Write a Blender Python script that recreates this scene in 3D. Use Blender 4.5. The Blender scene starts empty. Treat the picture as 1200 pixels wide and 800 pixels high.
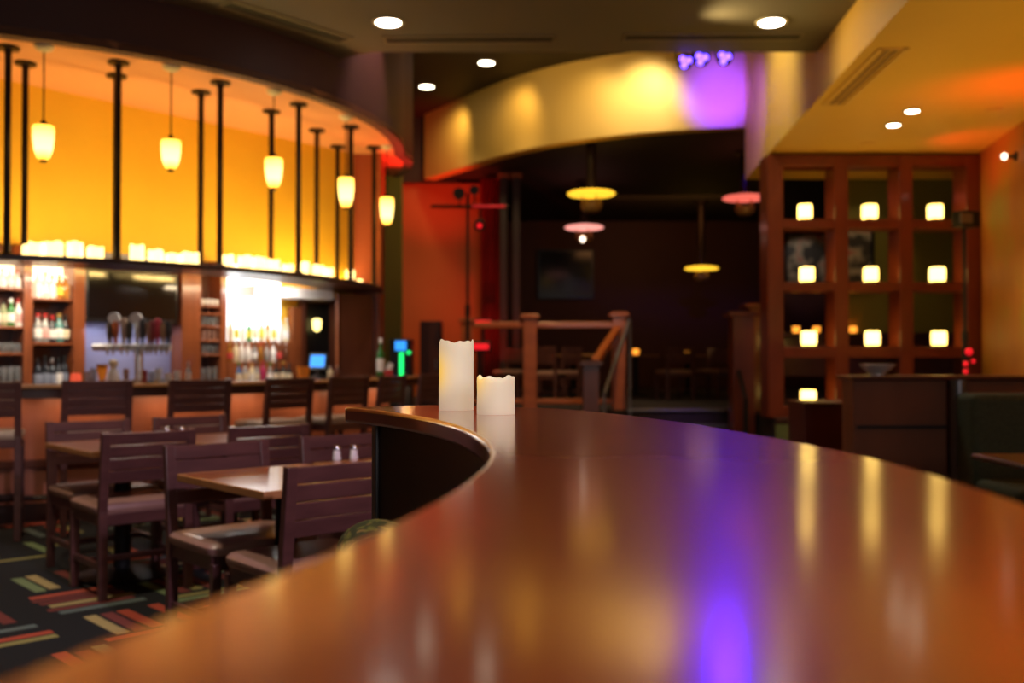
import bpy, bmesh, math, random
from mathutils import Matrix, Vector
random.seed(7)
PI = math.pi
SC = bpy.context.scene
COL = SC.collection
# ------------------------------------------------------------------ camera model (eye height, tilt), used to read world positions off the plan
F, ZC = 1167.0, 1.25
TILT = math.atan(18 / F)

def ray(x, y):
    cx = (x - 600) / F; cy = (400 - y) / F
    return Vector((cx, math.cos(TILT) - cy * math.sin(TILT), math.sin(TILT) + cy * math.cos(TILT)))
def PZ(x, y, z):
    d = ray(x, y); return d * ((z - ZC) / d.z) + Vector((0, 0, ZC))
def PY(x, y, Y):
    d = ray(x, y); return d * (Y / d.y) + Vector((0, 0, ZC))
def zat(y, Y):
    return PY(600, y, Y).z

# ------------------------------------------------------------------ mesh building
class MB:
    def __init__(self): self.v = []; self.f = []
    def add(self, vs, fs):
        n = len(self.v); self.v += [tuple(v) for v in vs]; self.f += [tuple(i + n for i in f) for f in fs]; return self
    def box(self, c, s, M=None):
        hx, hy, hz = s[0] / 2, s[1] / 2, s[2] / 2
        vs = [Vector((x, y, z)) for x in (-hx, hx) for y in (-hy, hy) for z in (-hz, hz)]
        c = Vector(c)
        vs = [((M @ v) if M else v) + c for v in vs]
        return self.add(vs, [(0, 1, 3, 2), (4, 6, 7, 5), (0, 4, 5, 1), (2, 3, 7, 6), (0, 2, 6, 4), (1, 5, 7, 3)])
    def beam(self, p, q, w, h, up=(0, 0, 1)):
        p, q = Vector(p), Vector(q); d = (q - p); L = d.length; d.normalize()
        s = d.cross(Vector(up))
        if s.length < 1e-4: s = Vector((1, 0, 0))
        s.normalize(); u = s.cross(d)
        M = Matrix((s, d, u)).transposed()
        return self.box((p + q) / 2, (w, L, h), M)
    def tube(self, p, q, r, r2=None, n=12):
        p, q = Vector(p), Vector(q); r2 = r if r2 is None else r2
        d = (q - p).normalized(); a = d.orthogonal().normalized(); b = d.cross(a)
        vs = []
        for c, rr in ((p, r), (q, r2)):
            vs += [c + (a * math.cos(2 * PI * i / n) + b * math.sin(2 * PI * i / n)) * rr for i in range(n)]
        fs = [(i, (i + 1) % n, n + (i + 1) % n, n + i) for i in range(n)]
        fs += [tuple(reversed(range(n))), tuple(range(n, 2 * n))]
        return self.add(vs, fs)
    def lathe(self, prof, c=(0, 0, 0), n=20, wob=None):
        c = Vector(c); vs = []; fs = []
        m = len(prof)
        for r, z in prof:
            for i in range(n):
                a = 2 * PI * i / n
                dr, dz = wob(a, r, z) if wob else (0, 0)
                vs.append(c + Vector(((r + dr) * math.cos(a), (r + dr) * math.sin(a), z + dz)))
        for j in range(m - 1):
            for i in range(n):
                k = (i + 1) % n
                fs.append((j * n + i, j * n + k, (j + 1) * n + k, (j + 1) * n + i))
        fs.append(tuple(reversed(range(n)))); fs.append(tuple(range((m - 1) * n, m * n)))
        return self.add(vs, fs)
    def prism(self, poly, z0, z1):
        n = len(poly)
        vs = [(p[0], p[1], z0) for p in poly] + [(p[0], p[1], z1) for p in poly]
        fs = [tuple(reversed(range(n))), tuple(range(n, 2 * n))] + [(i, (i + 1) % n, n + (i + 1) % n, n + i) for i in range(n)]
        return self.add(vs, fs)
    def ribbon(self, inner, outer, z0, z1):
        n = len(inner)
        vs = [(p[0], p[1], z) for z in (z0, z1) for L in (inner, outer) for p in L]
        a, b, c, d = 0, n, 2 * n, 3 * n
        fs = []
        for i in range(n - 1):
            fs += [(a + i, a + i + 1, b + i + 1, b + i), (c + i, d + i, d + i + 1, c + i + 1),
                   (a + i, c + i, c + i + 1, a + i + 1), (b + i, b + i + 1, d + i + 1, d + i)]
        fs += [(a, b, d, c), (a + n - 1, c + n - 1, d + n - 1, b + n - 1)]
        return self.add(vs, fs)
    def build(self, name, mat, parent=None, bevel=0, smooth=False, seg=2):
        me = bpy.data.meshes.new(name); me.from_pydata(self.v, [], self.f); me.validate()
        bm = bmesh.new(); bm.from_mesh(me); bmesh.ops.recalc_face_normals(bm, faces=bm.faces)
        bm.to_mesh(me); bm.free()
        me.materials.append(mat)
        o = bpy.data.objects.new(name, me); COL.objects.link(o)
        if parent: o.parent = parent
        if smooth:
            for p in me.polygons: p.use_smooth = True
            try: me.set_sharp_from_angle(angle=math.radians(38))
            except Exception: pass
        if bevel:
            b = o.modifiers.new('edge', 'BEVEL'); b.width = bevel; b.segments = seg; b.limit_method = 'ANGLE'; b.angle_limit = math.radians(35)
        return o

def tag(o, label=None, cat=None, group=None, kind=None):
    if label: o['label'] = label
    if cat: o['category'] = cat
    if group: o['group'] = group
    if kind: o['kind'] = kind
    return o
def root(name, loc, rz=0.0, label=None, cat=None, group=None):
    o = bpy.data.objects.new(name, None); o.empty_display_size = .1; COL.objects.link(o)
    o.location = loc; o.rotation_euler = (0, 0, rz)
    return tag(o, label, cat, group)
def copy_tree(o, parent=None):
    c = o.copy(); COL.objects.link(c)
    if parent: c.parent = parent
    for ch in [x for x in o.children]: copy_tree(ch, c)
    return c
def put(proto, first, loc, rz, label, group=None, scale=None):
    o = proto if first else copy_tree(proto)
    o.location = loc; o.rotation_euler = (0, 0, rz); o['label'] = label
    if group: o['group'] = group
    if scale: o.scale = scale
    return o
def struct(name, mb, mat, label=None, **k):
    o = mb.build(name, mat, **k); o['kind'] = 'structure'
    if label: o['label'] = label
    return o
ORD = ['first', 'second', 'third', 'fourth', 'fifth', 'sixth', 'seventh', 'eighth', 'ninth', 'tenth', 'eleventh', 'twelfth', 'thirteenth', 'fourteenth', 'fifteenth', 'sixteenth', 'seventeenth']

# ------------------------------------------------------------------ materials
def lin(c):
    return tuple(((x / 255) / 12.92 if x / 255 <= .04045 else (((x / 255) + .055) / 1.055) ** 2.4) for x in c) + (1,)
def nt(name):
    m = bpy.data.materials.new(name); m.use_nodes = True
    t = m.node_tree; b = t.nodes['Principled BSDF']
    return m, t, b
def plain(name, col, rough=.5, metal=0., var=.12, scale=8., trans=0., coat=0., spec=.5, bump=0.):
    m, t, b = nt(name)
    tc = t.nodes.new('ShaderNodeTexCoord'); n = t.nodes.new('ShaderNodeTexNoise'); n.inputs['Scale'].default_value = scale; n.inputs['Detail'].default_value = 3
    t.links.new(tc.outputs['Object'], n.inputs['Vector'])
    r = t.nodes.new('ShaderNodeMix'); r.data_type = 'RGBA'
    r.inputs[6].default_value = tuple(c * (1 - var) for c in col[:3]) + (1,); r.inputs[7].default_value = tuple(min(1, c * (1 + var)) for c in col[:3]) + (1,)
    t.links.new(n.outputs['Fac'], r.inputs[0]); t.links.new(r.outputs[2], b.inputs['Base Color'])
    b.inputs['Roughness'].default_value = rough; b.inputs['Metallic'].default_value = metal
    b.inputs['Specular IOR Level'].default_value = spec
    if trans: b.inputs['Transmission Weight'].default_value = trans
    if coat: b.inputs['Coat Weight'].default_value = coat; b.inputs['Coat Roughness'].default_value = .1
    if bump:
        bp = t.nodes.new('ShaderNodeBump'); bp.inputs['Strength'].default_value = bump; bp.inputs['Distance'].default_value = .01
        t.links.new(n.outputs['Fac'], bp.inputs['Height']); t.links.new(bp.outputs['Normal'], b.inputs['Normal'])
    return m
def wood(name, c1, c2, rough=.35, scale=(2., 22., 22.), coat=0., spec=.5, crough=.1):
    m, t, b = nt(name)
    tc = t.nodes.new('ShaderNodeTexCoord'); mp = t.nodes.new('ShaderNodeMapping'); mp.inputs['Scale'].default_value = scale
    n = t.nodes.new('ShaderNodeTexNoise'); n.inputs['Scale'].default_value = 1.6; n.inputs['Detail'].default_value = 5; n.inputs['Distortion'].default_value = .6
    rp = t.nodes.new('ShaderNodeValToRGB'); rp.color_ramp.elements[0].position = .32; rp.color_ramp.elements[1].position = .72
    rp.color_ramp.elements[0].color = tuple(c1[:3]) + (1,); rp.color_ramp.elements[1].color = tuple(c2[:3]) + (1,)
    t.links.new(tc.outputs['Object'], mp.inputs['Vector']); t.links.new(mp.outputs['Vector'], n.inputs['Vector'])
    t.links.new(n.outputs['Fac'], rp.inputs['Fac']); t.links.new(rp.outputs['Color'], b.inputs['Base Color'])
    b.inputs['Roughness'].default_value = rough; b.inputs['Specular IOR Level'].default_value = spec
    if coat: b.inputs['Coat Weight'].default_value = coat; b.inputs['Coat Roughness'].default_value = crough
    return m
def emit(name, col, s, base=None):
    m, t, b = nt(name)
    b.inputs['Base Color'].default_value = tuple((base or col)[:3]) + (1,)
    b.inputs['Emission Color'].default_value = tuple(col[:3]) + (1,); b.inputs['Emission Strength'].default_value = s
    b.inputs['Roughness'].default_value = .4
    return m

M = {}
M['ochre'] = plain('ochre_paint', (.78, .47, .07), .6, scale=2, var=.05)
M['yellow'] = plain('yellow_paint', (.82, .49, .033), .6, scale=2, var=.05)
M['cream'] = plain('cream_ochre_paint', (.74, .46, .11), .6, scale=2, var=.05)
M['soffit'] = plain('orange_soffit_paint', (.74, .35, .165), .6, scale=2, var=.05)
M['maroon'] = plain('maroon_fascia_paint', (.07, .026, .024), .6, scale=3, var=.1)
M['grey_ceiling'] = plain('grey_ceiling_paint', (.165, .145, .115), .7, scale=2, var=.05)
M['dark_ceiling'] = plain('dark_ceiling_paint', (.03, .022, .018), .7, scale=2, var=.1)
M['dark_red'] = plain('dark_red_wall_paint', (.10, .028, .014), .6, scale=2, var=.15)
M['orange_wall'] = plain('burnt_orange_paint', (.46, .115, .025), .6, scale=2, var=.1)
M['olive_wall'] = plain('olive_and_shaded_yellow_paint', (.25, .20, .025), .6, scale=1.2, var=.2)
M['brick_red'] = plain('brick_red_paint', (.36, .075, .022), .5, scale=2, var=.1)
M['mottled'] = None
M['cherry'] = wood('cherry_wood', (.20, .052, .016), (.30, .085, .026), .3, (3, 3, .6), coat=.3)
M['cherry_dark'] = wood('dark_cherry_wood', (.075, .02, .011), (.12, .034, .016), .32, (3, 3, .6), coat=.2)
M['lattice'] = wood('red_brown_lattice_wood', (.15, .026, .009), (.21, .04, .013), .32, (2, 2, .8), coat=.3)
M['counter'] = wood('polished_counter_wood', (.27, .034, .010), (.35, .047, .012), .3, (5, 1.2, 4), coat=1.0, crough=.13); M['counter'].node_tree.nodes['Principled BSDF'].inputs['Coat IOR'].default_value = 1.58
M['chair'] = wood('walnut_chair_wood', (.075, .027, .024), (.12, .045, .038), .36, (3, 14, 14), coat=.25)
M['table'] = wood('table_top_wood', (.24, .058, .016), (.34, .09, .022), .28, (2, 12, 6), coat=.4)
M['table_edge'] = wood('table_edge_wood', (.36, .15, .05), (.45, .2, .07), .35, (6, 6, 20))
M['panel_dark'] = wood('dark_panel_wood', (.035, .012, .008), (.055, .018, .011), .4, (2, 2, .5))
M['rail_wood'] = wood('railing_wood', (.34, .085, .02), (.44, .12, .028), .42, (1, 6, 6), coat=.2)
M['copper'] = wood('bar_front_wood', (.33, .11, .055), (.42, .15, .075), .4, (4, 4, .8))
M['bar_edge'] = wood('bar_edge_lit_wood', (.55, .26, .08), (.65, .32, .11), .35, (6, 6, 20), coat=.3)  # light from above put into the paler edge tone
M['bar_top'] = wood('bar_top_wood', (.10, .035, .018), (.16, .055, .025), .25, (3, 3, 3), coat=.4)
M['seat'] = plain('tan_vinyl', (.33, .18, .135), .42, scale=14, var=.15, coat=.15)
M['stool_seat'] = plain('pale_tan_vinyl', (.42, .30, .21), .42, scale=14, var=.1)
M['black'] = plain('black_metal', (.012, .012, .012), .45, .4, scale=10)
M['black_plastic'] = plain('black_plastic', (.01, .01, .011), .3, scale=10)
M['screen'] = plain('black_screen', (.006, .006, .007), .12, scale=10)
M['bronze'] = plain('bronze_metal', (.03, .017, .010), .4, .6, scale=10)
M['brass'] = plain('aged_brass', (.42, .25, .09), .4, .35, scale=10)
M['chrome'] = plain('brushed_chrome', (.75, .75, .76), .2, 1., scale=20, var=.05)
M['grey_metal'] = plain('grey_metal', (.22, .22, .23), .38, .8, scale=20, var=.1)
M['white_plate'] = plain('white_plate', (.75, .68, .5), .5)
M['silver'] = plain('polished_silver', (.85, .82, .76), .25, .25, var=.03)
M['white'] = plain('white_ceramic', (.8, .78, .74), .3)
M['vent'] = plain('vent_metal', (.05, .043, .035), .6)
M['vent_ochre'] = plain('ochre_vent_slot', (.30, .15, .03), .6)
M['vent_frame'] = plain('vent_frame_paint', (.24, .20, .13), .6)
M['curtain'] = plain('red_velvet', (.28, .01, .012), .8, scale=12, var=.25)
M['stone_green'] = plain('green_carpet_face', (.12, .16, .05), .9, scale=60, var=.4, bump=.3)
M['green_uph'] = plain('dark_green_upholstery', (.05, .065, .032), .8, scale=45, var=.6, bump=.25)
M['plat_carpet'] = plain('dark_platform_carpet', (.03, .02, .018), .9, scale=40, var=.3)
M['booth_wood'] = wood('booth_brown_wood', (.17, .048, .012), (.22, .066, .018), .55, (2, 2, .8))
M['oxblood'] = wood('oxblood_wood', (.07, .012, .012), (.10, .018, .016), .4, (2, 2, 1))
M['steel_blue'] = plain('steel_splash_sheen', (.26, .27, .42), .35, .15, scale=5, var=.1)  # lavender reflection on the steel put into its base colour
M['disc_y'] = emit('lit_amber_glass', (1, .55, .03), 1.5)
M['disc_r'] = emit('lit_red_glass', (1, .17, .12), .95)
M['disc_pink'] = emit('lit_pink_glass', (1, .36, .30), 1.25)
M['bulb'] = emit('lit_bulb', (1, .8, .6), 4)
M['shade_y'] = None
M['candle_hot'] = emit('lit_led_candle_wax', (1, .70, .24), 3.2, (.9, .85, .7))
M['lantern'] = emit('lit_votive_glass', (1, .64, .14), 6.5, (.9, .85, .7))
M['lens_p'] = emit('lit_violet_lens', (.12, .05, 1), 7.5)
M['lens_w'] = emit('lit_downlight_lens', (1, .95, .86), 20)
M['lens_w2'] = emit('lit_warm_downlight_lens', (1, .88, .66), 12)
M['red_led'] = emit('lit_red_led', (1, .012, .025), .7)
M['amber'] = emit('lit_amber_votive', (1, .33, .03), 1.7)
M['blue_scr'] = emit('lit_blue_screen', (.03, .30, .95), 1.3)
M['green_led'] = emit('lit_green_led', (.01, .9, .17), 1.6)
M['backlit'] = emit('backlit_panel', (.86, .93, 1), 2.4)
M['backlit_warm'] = emit('backlit_warm_panel', (1, .80, .52), 2.6)
M['pendant_glint'] = emit('lit_pendant_glint', (1, .78, .25), 3)  # glow for a pendant reflected in the dark glass

# pendant glass: brighter towards the bulb, amber at the rims (bulb glow painted as a ramp)
def shade_mat():
    m, t, b = nt('lit_amber_ramp_glass')
    tc = t.nodes.new('ShaderNodeTexCoord'); sp = t.nodes.new('ShaderNodeSeparateXYZ'); rp = t.nodes.new('ShaderNodeValToRGB')
    t.links.new(tc.outputs['Generated'], sp.inputs[0]); t.links.new(sp.outputs['Z'], rp.inputs['Fac'])
    cr = rp.color_ramp; cr.elements[0].position = 0; cr.elements[0].color = (1, .40, .02, 1)
    cr.elements[1].position = 1; cr.elements[1].color = (1, .50, .05, 1)
    e = cr.elements.new(.3); e.color = (1, .72, .22, 1); e = cr.elements.new(.6); e.color = (1, .68, .18, 1)
    t.links.new(rp.outputs['Color'], b.inputs['Emission Color']); b.inputs['Emission Strength'].default_value = 3.6
    b.inputs['Base Color'].default_value = (.8, .5, .1, 1)
    return m
M['shade_y'] = shade_mat()

def wax_mat():
    m, t, b = nt('ivory_wax')
    b.inputs['Base Color'].default_value = (.82, .79, .74, 1); b.inputs['Roughness'].default_value = .45
    b.inputs['Subsurface Weight'].default_value = .5; b.inputs['Subsurface Radius'].default_value = (.03, .018, .009); b.inputs['Subsurface Scale'].default_value = .6
    # flicker LED glow at mid height; added emission brightens the rest of the wax
    tc = t.nodes.new('ShaderNodeTexCoord'); mp = t.nodes.new('ShaderNodeMapping')
    mp.inputs['Location'].default_value = (.028, .012, -.052); mp.inputs['Scale'].default_value = (1, 1, .62)
    ln = t.nodes.new('ShaderNodeVectorMath'); ln.operation = 'LENGTH'
    rp = t.nodes.new('ShaderNodeMapRange'); rp.inputs['From Min'].default_value = .004; rp.inputs['From Max'].default_value = .052; rp.inputs['To Min'].default_value = 1; rp.inputs['To Max'].default_value = .46
    rp.interpolation_type = 'SMOOTHSTEP'
    ml = t.nodes.new('ShaderNodeMath'); ml.operation = 'MULTIPLY'; ml.inputs[1].default_value = .85; ml.use_clamp = False
    t.links.new(tc.outputs['Object'], mp.inputs['Vector']); t.links.new(mp.outputs['Vector'], ln.inputs[0]); t.links.new(ln.outputs['Value'], rp.inputs['Value'])
    t.links.new(rp.outputs['Result'], ml.inputs[0]); t.links.new(ml.outputs[0], b.inputs['Emission Strength'])
    cm = t.nodes.new('ShaderNodeMix'); cm.data_type = 'RGBA'; cm.inputs[6].default_value = (1, .93, .88, 1); cm.inputs[7].default_value = (1, .58, .10, 1)
    t.links.new(rp.outputs['Result'], cm.inputs[0]); t.links.new(cm.outputs[2], b.inputs['Emission Color'])
    return m
M['wax'] = wax_mat()

def mottled_mat():
    m, t, b = nt('mottled_mural_paint')
    tc = t.nodes.new('ShaderNodeTexCoord'); n = t.nodes.new('ShaderNodeTexNoise'); n.inputs['Scale'].default_value = .9; n.inputs['Detail'].default_value = 4
    rp = t.nodes.new('ShaderNodeValToRGB'); cr = rp.color_ramp
    cr.elements[0].position = .3; cr.elements[0].color = (.42, .13, .03, 1); cr.elements[1].position = .7; cr.elements[1].color = (.42, .33, .03, 1)
    e = cr.elements.new(.5); e.color = (.55, .22, .03, 1)
    t.links.new(tc.outputs['Object'], n.inputs['Vector']); t.links.new(n.outputs['Fac'], rp.inputs['Fac']); t.links.new(rp.outputs['Color'], b.inputs['Base Color'])
    b.inputs['Roughness'].default_value = .6
    return m
M['mottled'] = mottled_mat()

def carpet_mat():
    m, t, b = nt('dash_pattern_carpet')
    N, L = t.nodes, t.links
    def math_(op, a, c=None):
        n = N.new('ShaderNodeMath'); n.operation = op
        for i, x in enumerate((a, c)):
            if x is None: continue
            if isinstance(x, (int, float)): n.inputs[i].default_value = x
            else: L.new(x, n.inputs[i])
        return n.outputs[0]
    tc = N.new('ShaderNodeTexCoord'); mp = N.new('ShaderNodeMapping')
    mp.inputs['Rotation'].default_value = (0, 0, math.radians(-43)); mp.inputs['Scale'].default_value = (1 / .56,) * 3
    L.new(tc.outputs['Object'], mp.inputs['Vector'])
    sp = N.new('ShaderNodeSeparateXYZ'); L.new(mp.outputs['Vector'], sp.inputs[0])
    u, v = sp.outputs['X'], sp.outputs['Y']
    cu, cv = math_('FLOOR', u), math_('FLOOR', v)
    fu, fv = math_('FRACT', u), math_('FRACT', v)
    par = math_('MODULO', math_('ADD', math_('ADD', cu, cv), 200), 2)
    def mix(a, c, f):
        n = N.new('ShaderNodeMix'); n.data_type = 'FLOAT'; L.new(f, n.inputs[0]); L.new(a, n.inputs[2]); L.new(c, n.inputs[3]); return n.outputs[0]
    l, w = mix(fu, fv, par), mix(fv, fu, par)
    K = 7
    wk = math_('MULTIPLY', w, K); k = math_('FLOOR', wk); fk = math_('FRACT', wk)
    cmb = N.new('ShaderNodeCombineXYZ'); L.new(cu, cmb.inputs[0]); L.new(cv, cmb.inputs[1]); L.new(k, cmb.inputs[2])
    wn = N.new('ShaderNodeTexWhiteNoise'); wn.noise_dimensions = '3D'; L.new(cmb.outputs[0], wn.inputs['Vector'])
    rs = N.new('ShaderNodeSeparateColor'); L.new(wn.outputs['Color'], rs.inputs[0])
    on = math_('LESS_THAN', wn.outputs['Value'], .44)
    st = math_('MULTIPLY', rs.outputs[0], .22); en = math_('ADD', st, .76)
    a1 = math_('GREATER_THAN', l, st); a2 = math_('LESS_THAN', l, en)
    b1 = math_('GREATER_THAN', fk, .12); b2 = math_('LESS_THAN', fk, .88)
    mask = math_('MULTIPLY', math_('MULTIPLY', on, math_('MULTIPLY', a1, a2)), math_('MULTIPLY', b1, b2))
    rp = N.new('ShaderNodeValToRGB'); rp.color_ramp.interpolation = 'CONSTANT'; cr = rp.color_ramp
    cols = [(.46, .085, .045), (.30, .27, .09), (.50, .10, .055), (.13, .17, .15), (.42, .33, .13), (.19, .05, .04), (.2, .27, .12)]
    cr.elements[0].position = 0; cr.elements[0].color = cols[0] + (1,); cr.elements[1].position = 1 / 7; cr.elements[1].color = cols[1] + (1,)
    for i in range(2, 7): e = cr.elements.new(i / 7); e.color = cols[i] + (1,)
    L.new(rs.outputs[1], rp.inputs['Fac'])
    mx = N.new('ShaderNodeMix'); mx.data_type = 'RGBA'; mx.inputs[6].default_value = (.02, .021, .021, 1)
    L.new(mask, mx.inputs[0]); L.new(rp.outputs['Color'], mx.inputs[7]); L.new(mx.outputs[2], b.inputs['Base Color'])
    b.inputs['Roughness'].default_value = .95; b.inputs['Specular IOR Level'].default_value = .15
    return m
M['carpet'] = carpet_mat()

def fabric_dash():
    m, t, b = nt('green_dash_upholstery')
    tc = t.nodes.new('ShaderNodeTexCoord'); mp = t.nodes.new('ShaderNodeMapping'); mp.inputs['Scale'].default_value = (95, 95, 170); mp.inputs['Rotation'].default_value = (.5, .4, .3)
    v = t.nodes.new('ShaderNodeTexVoronoi'); v.inputs['Scale'].default_value = 1
    rp = t.nodes.new('ShaderNodeValToRGB'); rp.color_ramp.interpolation = 'CONSTANT'; cr = rp.color_ramp
    cr.elements[0].position = 0; cr.elements[0].color = (.045, .06, .03, 1); cr.elements[1].position = .55; cr.elements[1].color = (.22, .24, .06, 1)
    e = cr.elements.new(.75); e.color = (.04, .06, .03, 1); e = cr.elements.new(.88); e.color = (.35, .24, .10, 1)
    sp = t.nodes.new('ShaderNodeSeparateColor')
    t.links.new(tc.outputs['Object'], mp.inputs['Vector']); t.links.new(mp.outputs['Vector'], v.inputs['Vector']); t.links.new(v.outputs['Color'], sp.inputs[0])
    t.links.new(sp.outputs[0], rp.inputs['Fac']); t.links.new(rp.outputs['Color'], b.inputs['Base Color']); b.inputs['Roughness'].default_value = .8
    return m
M['dash_fabric'] = fabric_dash()

# ------------------------------------------------------------------ lights
def look(o, target):
    d = Vector(target) - Vector(o.location); o.rotation_euler = d.to_track_quat('-Z', 'Y').to_euler()
def area(name, loc, target, power, col, sx, sy=None, spread=PI):
    l = bpy.data.lights.new(name, 'AREA'); l.energy = power; l.color = col; l.shape = 'RECTANGLE'; l.size = sx; l.size_y = sy or sx; l.spread = spread
    o = bpy.data.objects.new(name, l); COL.objects.link(o); o.location = loc; look(o, target); return o
def spot(name, loc, target, power, col, deg, blend=.5, r=.05):
    l = bpy.data.lights.new(name, 'SPOT'); l.energy = power; l.color = col; l.spot_size = math.radians(deg); l.spot_blend = blend; l.shadow_soft_size = r
    o = bpy.data.objects.new(name, l); COL.objects.link(o); o.location = loc; look(o, target); return o
def point(name, loc, power, col, r=.05):
    l = bpy.data.lights.new(name, 'POINT'); l.energy = power; l.color = col; l.shadow_soft_size = r
    o = bpy.data.objects.new(name, l); COL.objects.link(o); o.location = loc; return o

# ================================================================== THE SHELL
C = Vector((-5.4447, 11.2251, 0))                 # centre of the round bar
def onring(r, deg, z=0): return Vector((C.x + r * math.cos(math.radians(deg)), C.y + r * math.sin(math.radians(deg)), z))
def RX(x, r):
    """where the sight line of column x first meets the circle of radius r round the bar's centre (plan)"""
    d = Vector(((x - 600) / F, 1)); c = Vector((C.x, C.y))
    a = d.dot(d); b = -2 * d.dot(c); k = c.dot(c) - r * r
    q = b * b - 4 * a * k
    if q < 0: q = 0
    t = (-b - math.sqrt(q)) / (2 * a); return d * t
def ang(p): return math.degrees(math.atan2(p[1] - C.y, p[0] - C.x))
def arc(r, a0, a1, n=48): return [onring(r, a0 + (a1 - a0) * i / n) for i in range(n + 1)]

SOF = 3.65; PANEL = 4.10; TOP = 5.5; ARCHZ = 4.36; PLAT = .54
# floor
struct('floor', MB().box((0.5, 10.5, -.05), (19, 27, .1)), M['carpet'], 'dark carpet with rows of coral, olive and cream dashes')
# yellow wall behind the bar
A = Vector((-4.42, 8.56)); B = Vector((-1.87, 11.73)); D = (B - A).normalized(); NW = Vector((D.y, -D.x))
def W(s, off, z): p = A + D * s + NW * off; return Vector((p.x, p.y, z))
RZW = math.atan2(D.y, D.x)
def WX(x, off):
    """s along the back wall (front face at off) for the sight line of column x, and its depth Y"""
    d = Vector(((x - 600) / F, 1)); o = A + NW * off
    t = o.dot(NW) / d.dot(NW); p = d * t
    return (p - o).dot(D), p.y
LW = (B - A).length
def wallbox(s0, s1, o0, o1, z0, z1):
    m = MB(); vs = [W(s, o, z) for s in (s0, s1) for o in (o0, o1) for z in (z0, z1)]
    return m.add(vs, [(0, 1, 3, 2), (4, 6, 7, 5), (0, 4, 5, 1), (2, 3, 7, 6), (0, 2, 6, 4), (1, 5, 7, 3)])
struct('wall_left', wallbox(-4.5, LW, -.25, 0, 0, TOP), M['yellow'], 'yellow wall behind the round bar')
# soffit drum over the bar: curved maroon fascia, orange underside
a0, a1 = -150, 14
rf = 4.2
outer = arc(rf, a0, a1, 72)
tip = [PZ(484, 190, SOF), PZ(481, 200, SOF), PZ(470, 207, SOF), PZ(450, 206, SOF), Vector((-2.0, 12.6, 0))]
poly = [Vector((-9.2, 9.1, 0)), Vector((-9.2, 6.9, 0))] + [p for p in outer if p.y < 7.2 and p.x > -9 and False] + arc(rf, -112, 8, 64) + tip + [Vector((-3.2, 12.6, 0)), Vector((-9.2, 12.6, 0))]
struct('ceiling_soffit', MB().prism([(p.x, p.y) for p in poly], SOF, SOF + .06), M['soffit'], 'orange underside of the round dropped soffit over the bar')
fas_o = [Vector((-9.2, 6.9, 0))] + arc(rf, -112, 8, 64) + tip[:3]
fas_i = [Vector((-9.2, 7.1, 0))] + arc(rf - .12, -112, 8, 64) + [p + Vector((-.12, .02, 0)) for p in tip[:3]]
struct('wall_fascia', MB().ribbon(fas_i, fas_o, SOF - .004, TOP), M['maroon'], 'curved maroon fascia band of the round soffit over the bar', smooth=True)
# grey ceiling panel over the counter
e0, e1 = PZ(873, 210, SOF), PZ(1065, 0, SOF)
ed = (e1 - e0).normalized()
near = e0 + ed * 16
pe = PZ(700, 61, PANEL).y
struct('ceiling', MB().prism([(-6.5, -3), (3.4, -3), (3.4, pe), (-1.3, pe), (-1.75, pe + .25), (-6.5, pe + .25)], PANEL, PANEL + .12), M['grey_ceiling'], 'grey ceiling panel above the curved counter')
struct('ceiling_upper', MB().box((0.5, 16.3, TOP + .05), (19, 15.4, .1)), M['dark_ceiling'], 'dark high ceiling recess beyond the grey panel')
# right dropped soffit (orange)
right_poly = [(e0.x, e0.y), (near.x, near.y), (6.2, near.y), (6.2, e0.y)]
struct('ceiling_right', MB().prism(right_poly, SOF, TOP), M['ochre'], 'orange dropped soffit above the booths and the lattice divider')
# arch: curved ochre fascia over the stage opening
ap = [PZ(497, 210, ARCHZ), PZ(600, 178.5, ARCHZ), PZ(700, 161, ARCHZ), PZ(800, 152, ARCHZ), PZ(874, 148.5, ARCHZ)]
def catmull(P, n=10):
    P = [Vector(p) for p in P]; Q = [P[0] * 2 - P[1]] + P + [P[-1] * 2 - P[-2]]; out = []
    for i in range(1, len(Q) - 2):
        for j in range(n):
            t = j / n; a, b, c, d = Q[i - 1], Q[i], Q[i + 1], Q[i + 2]
            out.append(.5 * ((2 * b) + (c - a) * t + (2 * a - 5 * b + 4 * c - d) * t * t + (3 * b - a - 3 * c + d) * t ** 3))
    out.append(P[-1]); return out
ac = catmull(ap, 12)
def offset(P, k):
    out = []
    for i, p in enumerate(P):
        t = (P[min(i + 1, len(P) - 1)] - P[max(i - 1, 0)]); t.z = 0; t.normalize(); out.append(p + Vector((-t.y, t.x, 0)) * k)
    return out
struct('wall_arch', MB().ribbon(ac, offset(ac, .22), ARCHZ, TOP), M['cream'], 'curved ochre arch fascia above the dark stage room', smooth=True)
# stage room behind
stg = [(p.x, p.y + .1) for p in ac] + [(9.2, ac[-1].y + .1), (9.2, 23.6), (ac[0].x, 23.6)]
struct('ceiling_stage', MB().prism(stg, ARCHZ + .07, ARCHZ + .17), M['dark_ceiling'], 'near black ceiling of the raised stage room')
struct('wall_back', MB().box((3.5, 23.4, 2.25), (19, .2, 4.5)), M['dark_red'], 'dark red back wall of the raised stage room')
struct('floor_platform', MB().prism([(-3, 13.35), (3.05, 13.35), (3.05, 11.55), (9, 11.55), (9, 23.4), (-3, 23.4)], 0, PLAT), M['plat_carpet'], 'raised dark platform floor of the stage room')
struct('trim_1', MB().box((6.0, 11.535, PLAT - .03), (5.9, .05, .07)), M['panel_dark'], 'dark nosing along the platform edge', bevel=.01)
struct('wall_platform', MB().box((6.0, 11.53, (PLAT - .07) / 2), (5.9, .04, PLAT - .07)), M['stone_green'], 'green carpeted face of the platform below the lattice')
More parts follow.
